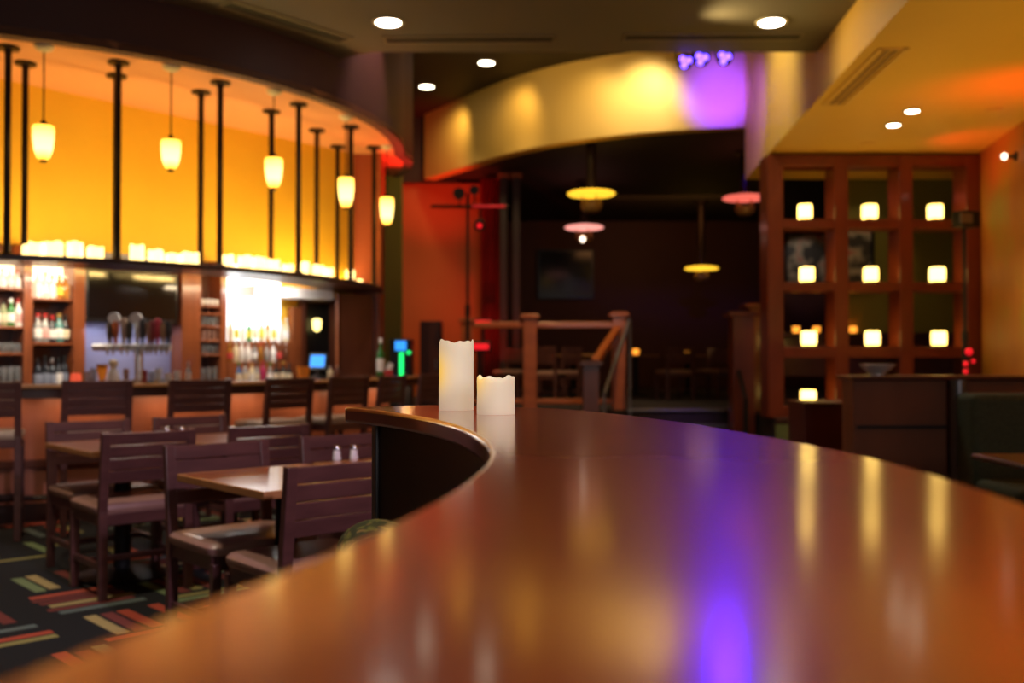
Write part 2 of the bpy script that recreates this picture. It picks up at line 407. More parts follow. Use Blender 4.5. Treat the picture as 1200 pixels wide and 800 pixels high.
# wall beside the bar: pier, olive strip, orange wall
pr = PZ(443, 178, SOF)
struct('wall_pier', MB().box(((-1.95 - 1.57) / 2, 12.0, SOF / 2), (-1.57 + 1.95, .5, SOF)), M['brick_red'], 'brick red pier closing the end of the bar')
struct('trim_2', MB().box((-1.575, 11.72, SOF / 2), (.07, .07, SOF)), M['rail_wood'], 'lit corner edge of the pier painted as a light wood strip', bevel=.008)  # light strip stands for the lit edge of the pier
struct('wall_shaded_yellow', MB().box((-2.4, 14.7, SOF / 2 + .2), (1.55, .2, SOF + .4)), M['olive_wall'], 'yellow wall strip past the end of the bar, shade painted in as olive')  # olive stands for the yellow wall colour in less light
struct('wall_orange', MB().box((-1.25, 17.95, ARCHZ / 2), (2.2, .2, ARCHZ)), M['orange_wall'], 'burnt orange wall beside the stage opening')
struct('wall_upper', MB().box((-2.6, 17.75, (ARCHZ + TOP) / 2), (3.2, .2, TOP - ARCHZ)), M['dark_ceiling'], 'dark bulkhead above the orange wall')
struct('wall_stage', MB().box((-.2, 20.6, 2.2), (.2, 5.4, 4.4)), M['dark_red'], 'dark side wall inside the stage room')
struct('wall_olive_back', MB().box((7.1, 15.3, (PLAT + ARCHZ + .1) / 2), (4.2, .2, ARCHZ + .1 - PLAT)), M['olive_wall'], 'olive wall seen through the lattice divider')
w1, w2 = PZ(1157, 172, SOF), PZ(1200, 141, SOF)
wd = (w2 - w1).normalized(); wn = Vector((-wd.y, wd.x, 0)); wn = wn if wn.x > 0 else -wn
wa, wb = w1 - wd * .8, w1 + wd * 13
struct('wall_right', MB().prism([(p.x, p.y) for p in (wa, wb, wb + wn * .2, wa + wn * .2)], 0, TOP), M['mottled'], 'mottled orange and olive wall beside the booths')

# ================================================================== CEILING LIGHTS AND VENTS
def downlight(p, r, lens, trim_m, label, group, tube=.04):
    t = root('downlight', p, 0, label, 'ceiling light', group)
    MB().lathe([(r, 0), (r * 1.28, -.004), (r * 1.3, -.012), (r * 1.02, -.014), (r * .98, -.002)], n=28).build('trim_ring', trim_m, t, smooth=True)
    MB().lathe([(r * .2, -.017), (r * .97, -.016), (r * .97, -.006), (r * .2, -.005)], n=28).build('lens', lens, t)
    return t
p = PZ(455, 25, PANEL); downlight(p, .105, M['lens_w'], M['white_plate'], 'round white downlight in the grey panel nearer the bar soffit', 'downlights in the grey ceiling')
spot('downlight_beam', p + Vector((0, 0, -.06)), p + Vector((-.25, .5, -3)), 90, (1, .9, .75), 110, .7, .08)
q = PZ(904, 25, PANEL); downlight(q, .105, M['lens_w'], M['white_plate'], 'round white downlight in the grey panel nearer the orange soffit', 'downlights in the grey ceiling')
spot('downlight_beam', q + Vector((0, 0, -.06)), q + Vector((0, .3, -3)), 90, (1, .9, .75), 110, .7, .08)
for (x, y, lab) in ((500, 101, 'warm downlight in the dark recess beside the maroon fascia'), (570, 73, 'warm downlight in the dark recess above the arch end')):
    p = PZ(x, y, TOP); downlight(p, .11, M['lens_w2'], M['grey_ceiling'], lab, 'downlights in the dark recess')
    spot('recess_beam', p + Vector((0, 0, -.08)), p + Vector((0, .1, -3)), 60, (1, .8, .5), 90, .8, .08)
for (x, y, on, lab) in ((1047, 145.5, 1, 'lit downlight in the orange soffit nearer the lattice'), (1069, 129, 1, 'lit downlight in the orange soffit farther from the lattice'),
                        (1165, 128, 0, 'unlit downlight in the orange soffit near the red wall'), (1016, 168, 0, 'unlit downlight in the orange soffit just above the lattice')):
    p = PZ(x, y, SOF); downlight(p, .065, M['lens_w2'] if on else M['ochre'], M['vent_frame'] if on else M['cream'], lab, 'downlights in the orange soffit')
    if on: spot('soffit_beam', p + Vector((0, 0, -.05)), p + Vector((0, -.3, -3)), 70, (1, .72, .38), 100, .8, .05)
def slot(p, q, z, w, label):
    p, q = Vector(p), Vector(q); c = (p + q) / 2; L = (q - p).length; rz = math.atan2(q.y - p.y, q.x - p.x)
    t = root('ceiling_vent', (c.x, c.y, z), rz, label, 'ceiling vent', 'slot vents in the ceiling')
    m = MB()
    for s in (-1, 1): m.box((0, s * w / 2, -.006), (L, w * .22, .014)); m.box((s * (L / 2 - .01), 0, -.006), (.02, w, .014))
    m.build('frame', M['vent_frame'] if z > 4 else M['cream'], t)
    m = MB()
    for k in (-.16, .16): m.box((0, k * w, -.004), (L - .04, w * .2, .008))
    m.build('slot', M['vent'] if z > 4 else M['vent_ochre'], t)
slot(PZ(262, 3, PANEL), PZ(405, 47, PANEL), PANEL, .2, 'long slot vent in the grey panel running beside the maroon fascia')
slot(PZ(450, 46, PANEL), PZ(650, 45, PANEL), PANEL, .17, 'slot vent by the panel edge nearer the bar soffit')
slot(PZ(730, 43, PANEL), PZ(940, 42, PANEL), PANEL, .17, 'slot vent by the panel edge nearer the orange soffit')
slot(PZ(978, 122, SOF), PZ(1048, 56, SOF), SOF, .2, 'slot vent in the orange soffit')

# violet stage lights at the panel edge
for i, (x, y) in enumerate(((803, 72), (822, 68.5), (849, 67.5))):
    Y = pe + .16; p = PY(x, y, Y)
    t = root('stage_spotlight', p, 0, ('violet stage light nearest the arch middle, first of the three', 'middle one of the three violet stage lights', 'violet stage light nearest the cream soffit corner')[i], 'stage light', 'violet stage lights at the ceiling edge')
    ax = Vector((-.10, -.85, -.42)).normalized(); back = -ax * .12
    hs = MB().tube(back, Vector((0, 0, 0)), .05, .078, 20).build('housing', M['black'], t, smooth=True)
    mb = MB(); mb.beam(back * .6 + Vector((-.085, 0, 0)), back * .6 + Vector((-.085, .0, .17)), .012, .03, (0, 1, 0)); mb.beam(back * .6 + Vector((.085, 0, 0)), back * .6 + Vector((.085, 0, .17)), .012, .03, (0, 1, 0)); mb.box(back * .6 + Vector((0, 0, .17)), (.19, .04, .012)); mb.tube(back * .6 + Vector((0, 0, .17)), Vector((0, back.y * .6, PANEL + .12 - p.z + .02)), .012)
    mb.build('yoke', M['black'], t)
    a = ax.orthogonal().normalized(); b = ax.cross(a)
    for k in range(3):
        an = k * 2 * PI / 3 + .5; c = ax * .004 + (a * math.cos(an) + b * math.sin(an)) * .036
        MB().tube(c, c + ax * .014, .031, .028, 16).build('lens', M['lens_p'], hs, smooth=True)

# ================================================================== THE ROUND BAR
ba0, ba1 = -100, 0
bar = root('bar_counter', (C.x, C.y, 0), 0, 'long curved bar with dark wood top and glowing copper brown front', 'bar')
def loc_arc(r, a0, a1, n=48): return [p - C for p in arc(r, a0, a1, n)]
MB().ribbon(loc_arc(3.72, ba0, ba1), loc_arc(4.42, ba0, ba1), .985, 1.04).build('bar_top', M['bar_top'], bar, bevel=.012, smooth=True)
MB().ribbon(loc_arc(4.36, ba0, ba1), loc_arc(4.44, ba0, ba1), 1.018, 1.046).build('front_edge', M['bar_edge'], bar, bevel=.008, smooth=True)
MB().ribbon(loc_arc(4.36, ba0, ba1), loc_arc(4.42, ba0, ba1), .945, 1.018).build('apron', M['panel_dark'], bar, smooth=True)
MB().ribbon(loc_arc(3.98, ba0, ba1), loc_arc(4.06, ba0, ba1), .14, .985).build('front_panel', M['copper'], bar, smooth=True)
MB().ribbon(loc_arc(4.0, ba0, ba1), loc_arc(4.09, ba0, ba1), 0, .14).build('kick_board', M['panel_dark'], bar, smooth=True)
MB().ribbon(loc_arc(4.06, ba0, ba1), loc_arc(4.10, ba0, ba1), .42, .47).build('mid_rail', M['cherry_dark'], bar, smooth=True)
fr = MB()
for k in range(40):
    u, v = ba0 + (ba1 - ba0) * k / 40, ba0 + (ba1 - ba0) * (k + 1) / 40
    fr.tube(onring(4.24, u, .2) - C, onring(4.24, v, .2) - C, .022, n=8)
for k in range(0, 41, 6): fr.tube(onring(4.24, ba0 + (ba1 - ba0) * k / 40, .2) - C, onring(4.07, ba0 + (ba1 - ba0) * k / 40, .2) - C, .012, n=8)
fr.build('foot_rail', M['bronze'], bar, smooth=True)
for k in range(9):
    u = -78 + k * 9.5
    area('bar_lip_light', onring(4.2, u, .93), onring(4.07, u, .5), 1.1, (1, .58, .32), .5, .05)

# canopy over the bar, with LED candles on it
can = root('bar_canopy', (C.x, C.y, 0), 0, 'curved dark wood canopy ledge hung over the bar carrying candles', 'canopy')
MB().ribbon(loc_arc(3.30, -100, 9, 60), loc_arc(3.95, -100, 9, 60), 2.0, 2.03).build('ledge', M['cherry_dark'], can, bevel=.006, smooth=True)
MB().ribbon(loc_arc(3.93, -100, 9, 60), loc_arc(3.97, -100, 9, 60), 1.992, 2.036).build('front_lip', M['panel_dark'], can, bevel=.005, smooth=True)
# posts from the canopy to the soffit
FRONT = [-66.5, -54.6, -41.5, -27.9, -13.3, 1.9]; BACK = [-64.8, -53.2, -40.5, -26.5, -12.2, 1.3]
def make_post():
    t = root('canopy_post', (0, 0, 0)); t['category'] = 'post'
    MB().tube((0, 0, 0), (0, 0, SOF - 2.045), .026, n=14).build('pole', M['bronze'], t, smooth=True)
    MB().lathe([(.026, SOF - 2.085), (.032, SOF - 2.055), (.085, SOF - 2.05), (.085, SOF - 2.031)], n=18).build('ceiling_flange', M['bronze'], t, smooth=True)
    MB().lathe([(.055, 0), (.055, .012), (.03, .03)], n=18).build('foot_flange', M['bronze'], t, smooth=True)
    return t
post = make_post(); first = True
for nm, rr, L in (('front', 3.87, FRONT), ('back', 3.46, BACK)):
    for i, a in enumerate(L):
        put(post, first, onring(rr, a, 2.0455 if nm == 'front' and False else 2.03), 0, f'slender bronze canopy post, {ORD[i]} from the picture edge in the {nm} row', f'posts of the {nm} row holding the canopy'); first = False
# LED candles on the canopy
cpx = [(33, 17, 16), (42, 20, 19), (63, 21, 20), (87, 20, 22), (111, 20, 17), (160, 18, 21), (182, 19, 18), (202, 18, 14), (222, 22, 16), (265, 19, 18), (287, 19, 18), (303, 18, 17), (319, 18, 17), (337, 15, 13), (356, 14, 17), (372, 15, 17), (384, 14, 15), (410, 12, 16), (421, 12, 13)]
for i, (x, w, h) in enumerate(cpx):
    r = 3.66 + (i % 3) * .05
    p = RX(x, r); s = p.y / F
    R_, H_ = w * s / 2 * .92, h * s * .98
    sd = i * 1.7
    t = root('canopy_candle', (p.x, p.y, 2.031), 0, f'glowing white candle on the bar canopy, {ORD[i] if i < 17 else ("second to last" if i == 17 else "last")} counting towards the pier', 'candle', 'candles along the bar canopy')
    MB().lathe([(R_, 0), (R_, H_ * .5), (R_, H_ * .93), (R_ * .93, H_), (R_ * .8, H_ * .97), (R_ * .3, H_ * .9)], n=20, wob=lambda a, r, z, H_=H_, sd=sd: (0, .05 * H_ * math.sin(3 * a + sd) if z > H_ * .9 else 0)).build('wax', M['candle_hot'], t, smooth=True)
    MB().tube((0, 0, H_ * .88), (0, 0, H_ * 1.02), .003, n=6).build('wick', M['black'], t)
# uplights lying on the canopy behind the candles, washing the yellow wall
for a in (-86, -72, -58, -46, -33, -21, -8, 4):
    p = onring(3.40, a, 2.06)
    foot = p - Vector((NW.x, NW.y, 0)) * .55
    area('canopy_uplight', p, (foot.x, foot.y, 3.3), 8.8, (1, .65, .20), .45, .08)
# pendants in front of the canopy
def make_pendant():
    t = root('bar_pendant', (0, 0, 0)); t['category'] = 'pendant lamp'
    MB().lathe([(.02, -.05), (.06, -.03), (.075, -.008), (.075, 0)], n=20).build('ceiling_plate', M['white_plate'], t, smooth=True)
    return t
PP = [(49, 148, 187, 49), (199, 165, 198, 201), (320, 186, 220, 320), (405, 209, 243, 407), (453, 232, 263, 454)]
pend_names = ['hanging nearest the picture edge', 'hanging second from the picture edge', 'hanging over the middle of the bar', 'hanging second from the pier', 'hanging beside the brick red pier']
for i, (x, yt, yb, xc) in enumerate(PP):
    p = RX(x, 4.02); zt, zb = zat(yt, p.y), zat(yb, p.y); s = p.y / F
    t = root('bar_pendant', (p.x, p.y, SOF), 0, 'small amber glass pendant lamp ' + pend_names[i], 'pendant lamp', 'pendants over the bar')
    MB().lathe([(.02, -.05), (.06, -.03), (.075, -.008), (.075, 0)], n=20).build('ceiling_plate', M['white_plate'], t, smooth=True)
    MB().tube((0, 0, -.04), (0, 0, zt - SOF + .01), .006, n=8).build('cord', M['bronze'], t)
    H = zt - zb; R = .078
    g = MB(); z0 = zb - SOF
    g.lathe([(R * .35, z0), (R * .62, z0 + H * .08), (R * .85, z0 + H * .3), (R * .98, z0 + H * .62), (R, z0 + H * .9), (R * .95, z0 + H), (R * .5, z0 + H * .985)], n=24).build('glass_shade', M['shade_y'], t, smooth=True)
    MB().lathe([(R * .30, z0 - .02), (R * .38, z0), (R * .3, z0 + .01)], n=16).build('bottom_cap', M['bronze'], t, smooth=True)
    MB().lathe([(R * .4, zt - SOF - .005), (R * .42, zt - SOF + .012), (.012, zt - SOF + .05)], n=16).build('top_cap', M['bronze'], t, smooth=True)

# ================================================================== BACK BAR
OFF = .24; CAN = 2.0
def wz(y, x, off=OFF): return zat(y, WX(x, off)[1])
def unit(name, x0, x1, label, shelves, back_mat, top_y=None, mat=None, sides=(True, True), posts=(9, 9)):
    """open shelf unit on the back counter: side posts, shelves, back board (front face in the plane OFF)"""
    mat = mat or M['cherry']
    s0, s1 = WX(x0, OFF)[0], WX(x1, OFF)[0]
    t = root(name, (A.x, A.y, 0), 0, label, 'shelf unit', 'shelf units behind the bar')
    sh = Vector((A.x, A.y, 0))
    def lb(s0, s1, o0, o1, z0, z1):
        m = wallbox(s0, s1, o0, o1, z0, z1); m.v = [tuple(Vector(v) - sh) for v in m.v]; return m
    z0, z1 = .98, 2.22
    wA = WX(x0 + posts[0], OFF)[0] - s0; wB = s1 - WX(x1 - posts[1], OFF)[0]
    if sides[0]: lb(s0, s0 + wA, .0, OFF, z0, z1).build('side_panel', mat, t, bevel=.004)
    if sides[1]: lb(s1 - wB, s1, .0, OFF, z0, z1).build('side_panel', mat, t, bevel=.004)
    lb(s0, s1, .0, .02, z0, z1).build('back_board', back_mat, t)
    xm = (x0 + x1) / 2
    for y in shelves:
        z = wz(y, xm); lb(s0 + wA * sides[0], s1 - wB * sides[1], .02, OFF - .01, z - .022, z).build('shelf', mat, t, bevel=.003)
    return t
base = root('back_counter', (A.x, A.y, 0), 0, 'low wooden back counter along the yellow wall behind the bar', 'counter')
for nm, bx, mt in (('cabinet', (-4.0, LW - .75, .001, .55, 0, .93), M['cherry_dark']), ('worktop', (-4.0, LW - .73, .001, .60, .93, .978), M['bar_top'])):
    m = wallbox(*bx); m.v = [tuple(Vector(v) - Vector((A.x, A.y, 0))) for v in m.v]; m.build(nm, mt, base, bevel=.005)
u1 = unit('bottle_shelf', -36, 33, 'wooden bottle shelf at the picture edge with green bottles and glasses', (336, 381.5, 413), M['cherry_dark'], posts=(9, 5))
u2 = unit('bottle_shelf', 33.2, 100, 'wooden bottle shelf beside the black television with dark wine bottles', (349.5, 401), M['cherry_dark'], posts=(5, 14))
unit('glass_shelf', 213, 266, 'narrow wooden shelf of cups and glasses past the television', (357, 366, 381, 397.5, 414), M['cherry_dark'], posts=(22, 7))
# lit niches at the top of the shelves
def niche(parent, x0, x1, y0, y1, mat, off=.05):
    s0, s1 = WX(x0, OFF)[0], WX(x1, OFF)[0]; xm = (x0 + x1) / 2
    m = wallbox(s0, s1, .021, off, wz(y1, xm), wz(y0, xm)); m.v = [tuple(Vector(v) - Vector((A.x, A.y, 0))) for v in m.v]; o = m.build('light_panel', mat, parent); o['label'] = 'glowing light panel'
niche(u1, -26, 27.8, 308, 335.5, M['backlit_warm'])
niche(u2, 38.5, 85.5, 309, 349, M['backlit_warm'])
sA = WX(110, OFF)[0]
for (x, pw, col) in ((-10, 5.5, (1, .82, .6)), (62, 6, (1, .8, .55)), (248, 4, (1, .75, .45)), (310, 8, (1, .95, .9))):
    s = WX(x, OFF)[0]; area('canopy_downlight', W(s, .62, 1.95), W(s, .2, 1.2), pw, col, .5, .06)
for x in (125, 185):
    s = WX(x, OFF)[0]; area('splash_fill', W(s, .30, 1.50), W(s, .10, 1.0), 1.1, (.72, .76, 1), .35, .05)  # added cool fill for the splash panel, no lamp under the screen
for x, pw in ((60, 3.5), (165, 5.5), (290, 4)):
    p = RX(x, 3.66); area('tap_light', (p.x, p.y, 1.98), (p.x + .05, p.y - .08, 1.0), pw, (1, .93, .85), .4, .05)
# television bay
s0, s1 = WX(100.5, OFF)[0], WX(212.5, OFF)[0]
o = wallbox(s0, s1, .005, .06, .981, 2.22).build('splash_panel', M['steel_blue']); tag(o, 'steel splash panel behind the beer taps, blue grey reflection in its colour', 'panel')
tv = root('television', W((s0 + s1) / 2, .2, 0), RZW, 'wide black television above the beer taps', 'television')
tw = (s1 - s0) * .97; tz0, tz1 = wz(379, 158, .2), wz(318, 158, .2)
MB().box((0, .02, (tz0 + tz1) / 2), (tw, .05, tz1 - tz0)).build('housing', M['black_plastic'], tv, bevel=.01); hs = tv.children[0]
MB().box((0, -.008, (tz0 + tz1) / 2 + .01), (tw - .05, .008, tz1 - tz0 - .07)).build('screen', M['screen'], hs)
MB().box((0, .09, (tz0 + tz1) / 2), (.3, .1, .2)).build('wall_bracket', M['black'], tv)
# bottle tiers
tiers = root('tiered_display', (A.x, A.y, 0), 0, 'stepped wooden display of crowded liquor bottles under the white light panel', 'shelf unit')
ts0, ts1 = WX(267, OFF)[0], WX(353, OFF)[0]
for k, (o0, o1, y) in enumerate(((.05, .16, 400), (.16, .25, 424))):
    m = wallbox(ts0, ts1, o0, o1, .98, wz(y, 310, (o0 + o1) / 2)); m.v = [tuple(Vector(v) - Vector((A.x, A.y, 0))) for v in m.v]; m.build('step', M['cherry'], tiers, bevel=.004)
niche(tiers, 267, 342, 310, 401, M['backlit'], .04)
# pier, dark doorway and end panel at the far end of the back bar
o = wallbox(WX(343, .1)[0], WX(354, .1)[0], 0.001, .1, .98, 1.80).build('shelf_pier', M['cherry'], bevel=.005); tag(o, 'narrow pinkish wood pier between the bottle tiers and the dark glass door', 'pier')
gd = root('glass_cabinet', (A.x, A.y, 0), 0, 'dark glass fronted cabinet with a pendant reflection added as a small glow', 'cabinet')
def gl(x0, x1, o0, o1, z0, z1, nm, mt, bv=.004):
    m = wallbox(WX(x0, .1)[0], WX(x1, .1)[0], o0, min(o1, .12), z0, z1); m.v = [tuple(Vector(v) - Vector((A.x, A.y, 0))) for v in m.v]; return m.build(nm, mt, gd, bevel=bv)
gz0, gz1 = 1.0, wz(353, 372)
gl(354.5, 394, 0.001, .03, gz0, gz1, 'back_board', M['black'])
gl(354.5, 358, .03, OFF, gz0, gz1, 'door_frame', M['cherry_dark']); gl(390.5, 394, .03, OFF, gz0, gz1, 'door_frame', M['cherry_dark'])
gl(354.5, 394, .03, OFF, gz1, gz1 + .06, 'top_board', M['cherry_dark'])
ls = WX(371, .08)[0]
m = MB().lathe([(.02, 0), (.045, .03), (.05, .09), (.05, .13), (.02, .14)], W(ls, .085, wz(388, 371, .08)) - Vector((A.x, A.y, 0)), n=16); m.build('lamp', M['pendant_glint'], gd, smooth=True)  # glowing shape added in place of the pendant's reflection
m = wallbox(WX(296, .3)[0], WX(388, .3)[0], .05, .34, wz(350, 350), wz(338, 350)).build('canopy_bulkhead', M['white'], bevel=.004); tag(m, 'pale bulkhead board under the canopy above the glass cabinet', 'bulkhead')
ep = root('end_panel', (0, 0, 0), 0, 'broad reddish wood panel closing the far end of the back bar', 'panel')
pa, pb = PY(394, 400, 11.15), PY(436, 400, 11.35)
MB().prism([(pa.x, pa.y), (pb.x, pb.y), (pb.x, pb.y + .35), (pa.x, pa.y + .35)], 0, 1.96).build('board', M['cherry_dark'], ep, bevel=.004)
MB().box((pa.x + .012, pa.y - .012, 1.47), (.035, .03, .98)).build('edge_strip', M['rail_wood'], ep, bevel=.004)

# bottles
GL = {'clear': plain('clear_glass', (.85, .87, .85), .08, trans=.7, var=.03), 'green': plain('green_glass', (.05, .30, .06), .08, trans=.4, var=.1),
      'pale green': plain('pale_green_glass', (.6, .68, .35), .1, trans=.5, var=.05), 'dark': plain('dark_wine_glass', (.012, .014, .02), .1, var=.2),
      'amber': plain('amber_glass', (.65, .28, .05), .08, trans=.5, var=.1), 'brown': plain('brown_glass', (.16, .05, .02), .1, trans=.2, var=.1),
      'pink': plain('pink_glass', (.60, .05, .16), .12, trans=.3, var=.1), 'blue': plain('blue_glass', (.05, .16, .40), .1, trans=.3, var=.1),
      'teal': plain('teal_glass', (.12, .40, .38), .1, trans=.4, var=.1), 'white': plain('white_glass', (.85, .83, .78), .2, var=.04), 'cream': plain('cream_glass', (.75, .66, .42), .2, var=.05)}
CAPS = {'red': plain('red_cap', (.45, .02, .02), .4), 'gold': plain('gold_cap', (.65, .42, .1), .35, .6), 'white': plain('white_cap', (.85, .85, .82), .4), 'black': plain('black_cap', (.015, .015, .015), .4), 'green': plain('green_cap', (.05, .25, .06), .4), 'silver': plain('silver_cap', (.7, .7, .7), .3, .8)}
LAB = {'white': plain('white_paper_label', (.85, .83, .78), .6), 'cream': plain('cream_paper_label', (.72, .62, .42), .6), 'pink': plain('pink_paper_label', (.75, .38, .33), .6), 'yellow': plain('yellow_paper_label', (.7, .62, .06), .6), 'red': plain('red_paper_label', (.6, .06, .05), .6), 'grey': plain('grey_paper_label', (.22, .26, .34), .6)}
def bottle(p, h, w, glass, cap, lab, label, group, wine=False):
    t = root('bottle', p, random.random() * 6, label, 'bottle', group)
    R = w / 2; sh = .62 if wine else .60
    gb = MB().lathe([(R * .9, 0), (R, h * .03), (R, h * (sh - .06)), (R * .86, h * (sh + .03)), (R * .42, h * (sh + .13)), (R * .36, h * .88), (R * .36, h * .90)], n=14).build('glass_body', GL[glass], t, smooth=True)
    MB().lathe([(R * .42, h * .86), (R * .44, h * .87), (R * .44, h * .99), (R * .36, h)], n=12).build('cap', CAPS[cap], gb, smooth=True)
    if lab: MB().lathe([(R * 1.012, h * .15), (R * 1.02, h * .155), (R * 1.02, h * .47), (R * 1.012, h * .475)], n=14).build('paper_label', LAB[lab], gb, smooth=True)
def brow(items, ybase, off, xm, where, group, hpx, wpx, wine=False, zfix=None):
    for i, (x, g, c, l) in enumerate(items):
        s, Y = WX(x, off); z = zfix if zfix else wz(ybase, xm, OFF)
        k = Y / F; jh = random.uniform(.9, 1.05)
        bottle(W(s, off, z + .0006), hpx * k * jh, wpx * k, g, c, l, f'{g} glass bottle with {c} cap, {ORD[i]} along the {where}', group, wine)
brow([(-16, 'clear', 'white', 'white'), (-7, 'white', 'white', None), (2, 'white', 'gold', None), (11, 'clear', 'silver', 'white'), (20, 'white', 'red', None)], 336, .17, -16, 'glowing top shelf at the picture edge', 'bottles on the glowing top shelf at the picture edge', 24, 9)
brow([(-14, 'dark', 'white', 'white'), (-5, 'clear', 'white', 'white'), (3.5, 'pale green', 'black', 'cream'), (12.5, 'green', 'white', 'white'), (21, 'white', 'red', 'pink')], 381.5, .18, -16, 'middle shelf at the picture edge', 'bottles on the middle shelf at the picture edge', 33, 9)
brow([(44, 'white', 'white', None), (52.5, 'clear', 'gold', 'white'), (60.5, 'white', 'gold', None), (69, 'amber', 'gold', 'yellow'), (75.5, 'amber', 'white', None)], 349.5, .17, 66, 'glowing shelf beside the television', 'bottles on the glowing shelf beside the television', 30, 10)
brow([(44, 'clear', 'red', 'white'), (52.5, 'clear', 'red', 'pink'), (60.5, 'dark', 'red', 'white'), (69, 'teal', 'gold', 'white'), (76, 'dark', 'black', 'cream')], 401, .18, 66, 'middle shelf beside the television', 'bottles on the middle shelf beside the television', 34, 10.5)
brow([(44, 'dark', 'black', 'grey'), (53, 'dark', 'black', 'grey'), (61, 'dark', 'silver', 'grey'), (68.5, 'dark', 'black', 'white'), (75.2, 'dark', 'black', 'grey')], 443, .18, 66, 'bottom row of wine beside the television', 'wine bottles on the bottom shelf beside the television', 36, 10, True, .98)
rr = random.Random(3)
def rnd(xs, gs, ls): return [(x, rr.choice(gs), rr.choice(['gold', 'red', 'black', 'white', 'silver']), rr.choice(ls)) for x in xs]
brow(rnd([270 + 7.3 * k for k in range(10)], ['clear', 'cream', 'clear', 'amber', 'green', 'white', 'brown'], ['white', 'cream', None, 'yellow']), 400, .11, 310, 'highest step of the display', 'bottles on the highest display step', 29, 6.6)
brow(rnd([269 + 7.3 * k for k in range(10)], ['amber', 'clear', 'amber', 'cream', 'brown', 'white'], ['white', 'cream', 'red', None]), 424, .205, 310, 'middle step of the display', 'bottles on the middle display step', 25, 6.6)
brow([(280, 'blue', 'green', 'cream'), (287.5, 'clear', 'black', 'cream'), (295, 'cream', 'gold', 'white'), (301, 'clear', 'black', 'cream'), (308, 'pink', 'red', None), (316.5, 'clear', 'green', 'white'), (324, 'dark', 'black', 'cream'), (332, 'dark', 'gold', 'cream'), (339, 'dark', 'black', 'cream')], 443, .32, 310, 'lowest row under the display', 'bottles in the lowest display row', 25, 7, False, .98)
# glasses
GM = plain('drinking_glass', (.75, .78, .8), .05, trans=.75, var=.02)
def glass(p, h, w, label, group, mat=None, name='drinking_glass', cat='glass'):
    R = w / 2
    o = MB().lathe([(R * .72, 0), (R * .76, h * .04), (R, h), (R * .9, h), (R * .66, h * .09)], n=14).build(name, mat or GM, smooth=True); o.location = p
    return tag(o, label, cat, group)
for (xs, y, x_m, off, hp, wp, where, mt, zf) in (([-10, -3.5, 3, 9.5, 16, 22], 413, -16, .18, 11, 6, 'third shelf at the picture edge', None, None), ([-14, -5, 4, 12.5, 21], 443, -16, .18, 26, 8, 'bottom shelf at the picture edge', None, .98),
                                 ([237.5, 243, 248.5, 254], 357, 240, .18, 7, 5, 'top shelf of the narrow unit', M['white'], None), ([238, 244, 250, 256], 381, 240, .18, 11, 5.4, 'second shelf of the narrow unit', None, None), ([238, 244, 250, 256], 397.5, 240, .18, 12, 5.4, 'third shelf of the narrow unit', M['seat'], None),
                                 ([238, 244, 250, 256], 414, 240, .18, 11, 5.4, 'fourth shelf of the narrow unit', None, None), ([238, 245, 252], 443, 240, .18, 19, 6.4, 'bottom shelf of the narrow unit', None, .98)):
    for i, x in enumerate(xs):
        s, Y = WX(x, off); k = Y / F; z = zf or wz(y, x_m)
        glass(W(s, off, z + .0008), hp * k, wp * k, f'{ "white cup" if mt is M["white"] else "tan tumbler" if mt else "clear glass"}, {ORD[i]} along the {where}', f'glasses on the {where}', mt)

# beer taps on the bar
tp = RX(163, 3.86); k = tp.y / F
ta = math.radians(ang(tp)) + PI / 2
tw_ = root('tap_tower', (tp.x, tp.y, 1.04), math.atan2(-1, 6) * 0 + .12, 'chrome beer tap tower with a row of coloured handles on the bar', 'beer tap')
zb_ = zat(407, tp.y) - 1.04
MB().lathe([(.055, 0), (.055, .012), (.034, .02), (.032, zb_)], n=20).build('column', M['chrome'], tw_, smooth=True)
MB().tube((-52 * k, 0, zb_), (36 * k, 0, zb_), .030, n=18).build('cross_bar', M['silver'], tw_, smooth=True)
hcols = [('tap_handle_dark', (.10, .07, .05)), ('a', (.55, .13, .03)), ('b', (.5, .35, .25)), ('c', (.08, .07, .05)), ('d', (.7, .72, .68)), ('e', (.05, .05, .05)), ('f', (.45, .26, .16)), ('g', (.35, .05, .05)), ('h', (.65, .07, .10)), ('i', (.5, .33, .18)), ('j', (.05, .05, .05))]
for i, x in enumerate((130, 136.5, 146, 152, 161, 167, 174, 178.5, 184, 190.5, 196)):
    X = (x - 163) * k; nm, cc = hcols[i]; hh = (.20 + .04 * ((i * 7) % 3) / 2)
    cm = plain('tap_handle_paint', cc, .35)
    MB().lathe([(.012, zb_ + .03), (.016, zb_ + .06), (.026, zb_ + hh * .55), (.028, zb_ + hh * .9), (.02, zb_ + hh)], (X, 0, 0), n=12).build('tap_handle', cm, tw_, smooth=True)
    MB().tube((X, 0, zb_ + .02), (X, -.07, zb_ - .015), .011, n=8).tube((X, -.07, zb_ - .012), (X, -.075, zb_ - .06), .009, n=8).build('spout', M['chrome'], tw_, smooth=True)
    if i in (1, 4): MB().tube((X - .012, -.02, zb_ + hh + .02), (X - .012, .02, zb_ + hh + .02), .045, n=20).build('badge', M['white'], tw_, smooth=True)
dt = RX(176, 4.0); o = MB().ribbon([p - C for p in arc(3.92, ang(RX(138, 4.0)), ang(RX(214, 4.0)), 14)], [p - C for p in arc(4.1, ang(RX(138, 4.0)), ang(RX(214, 4.0)), 14)], 0, .03).build('drip_tray', M['chrome'], bevel=.004); o.location = (C.x, C.y, 1.0405); tag(o, 'long metal drip tray below the beer taps', 'drip tray')
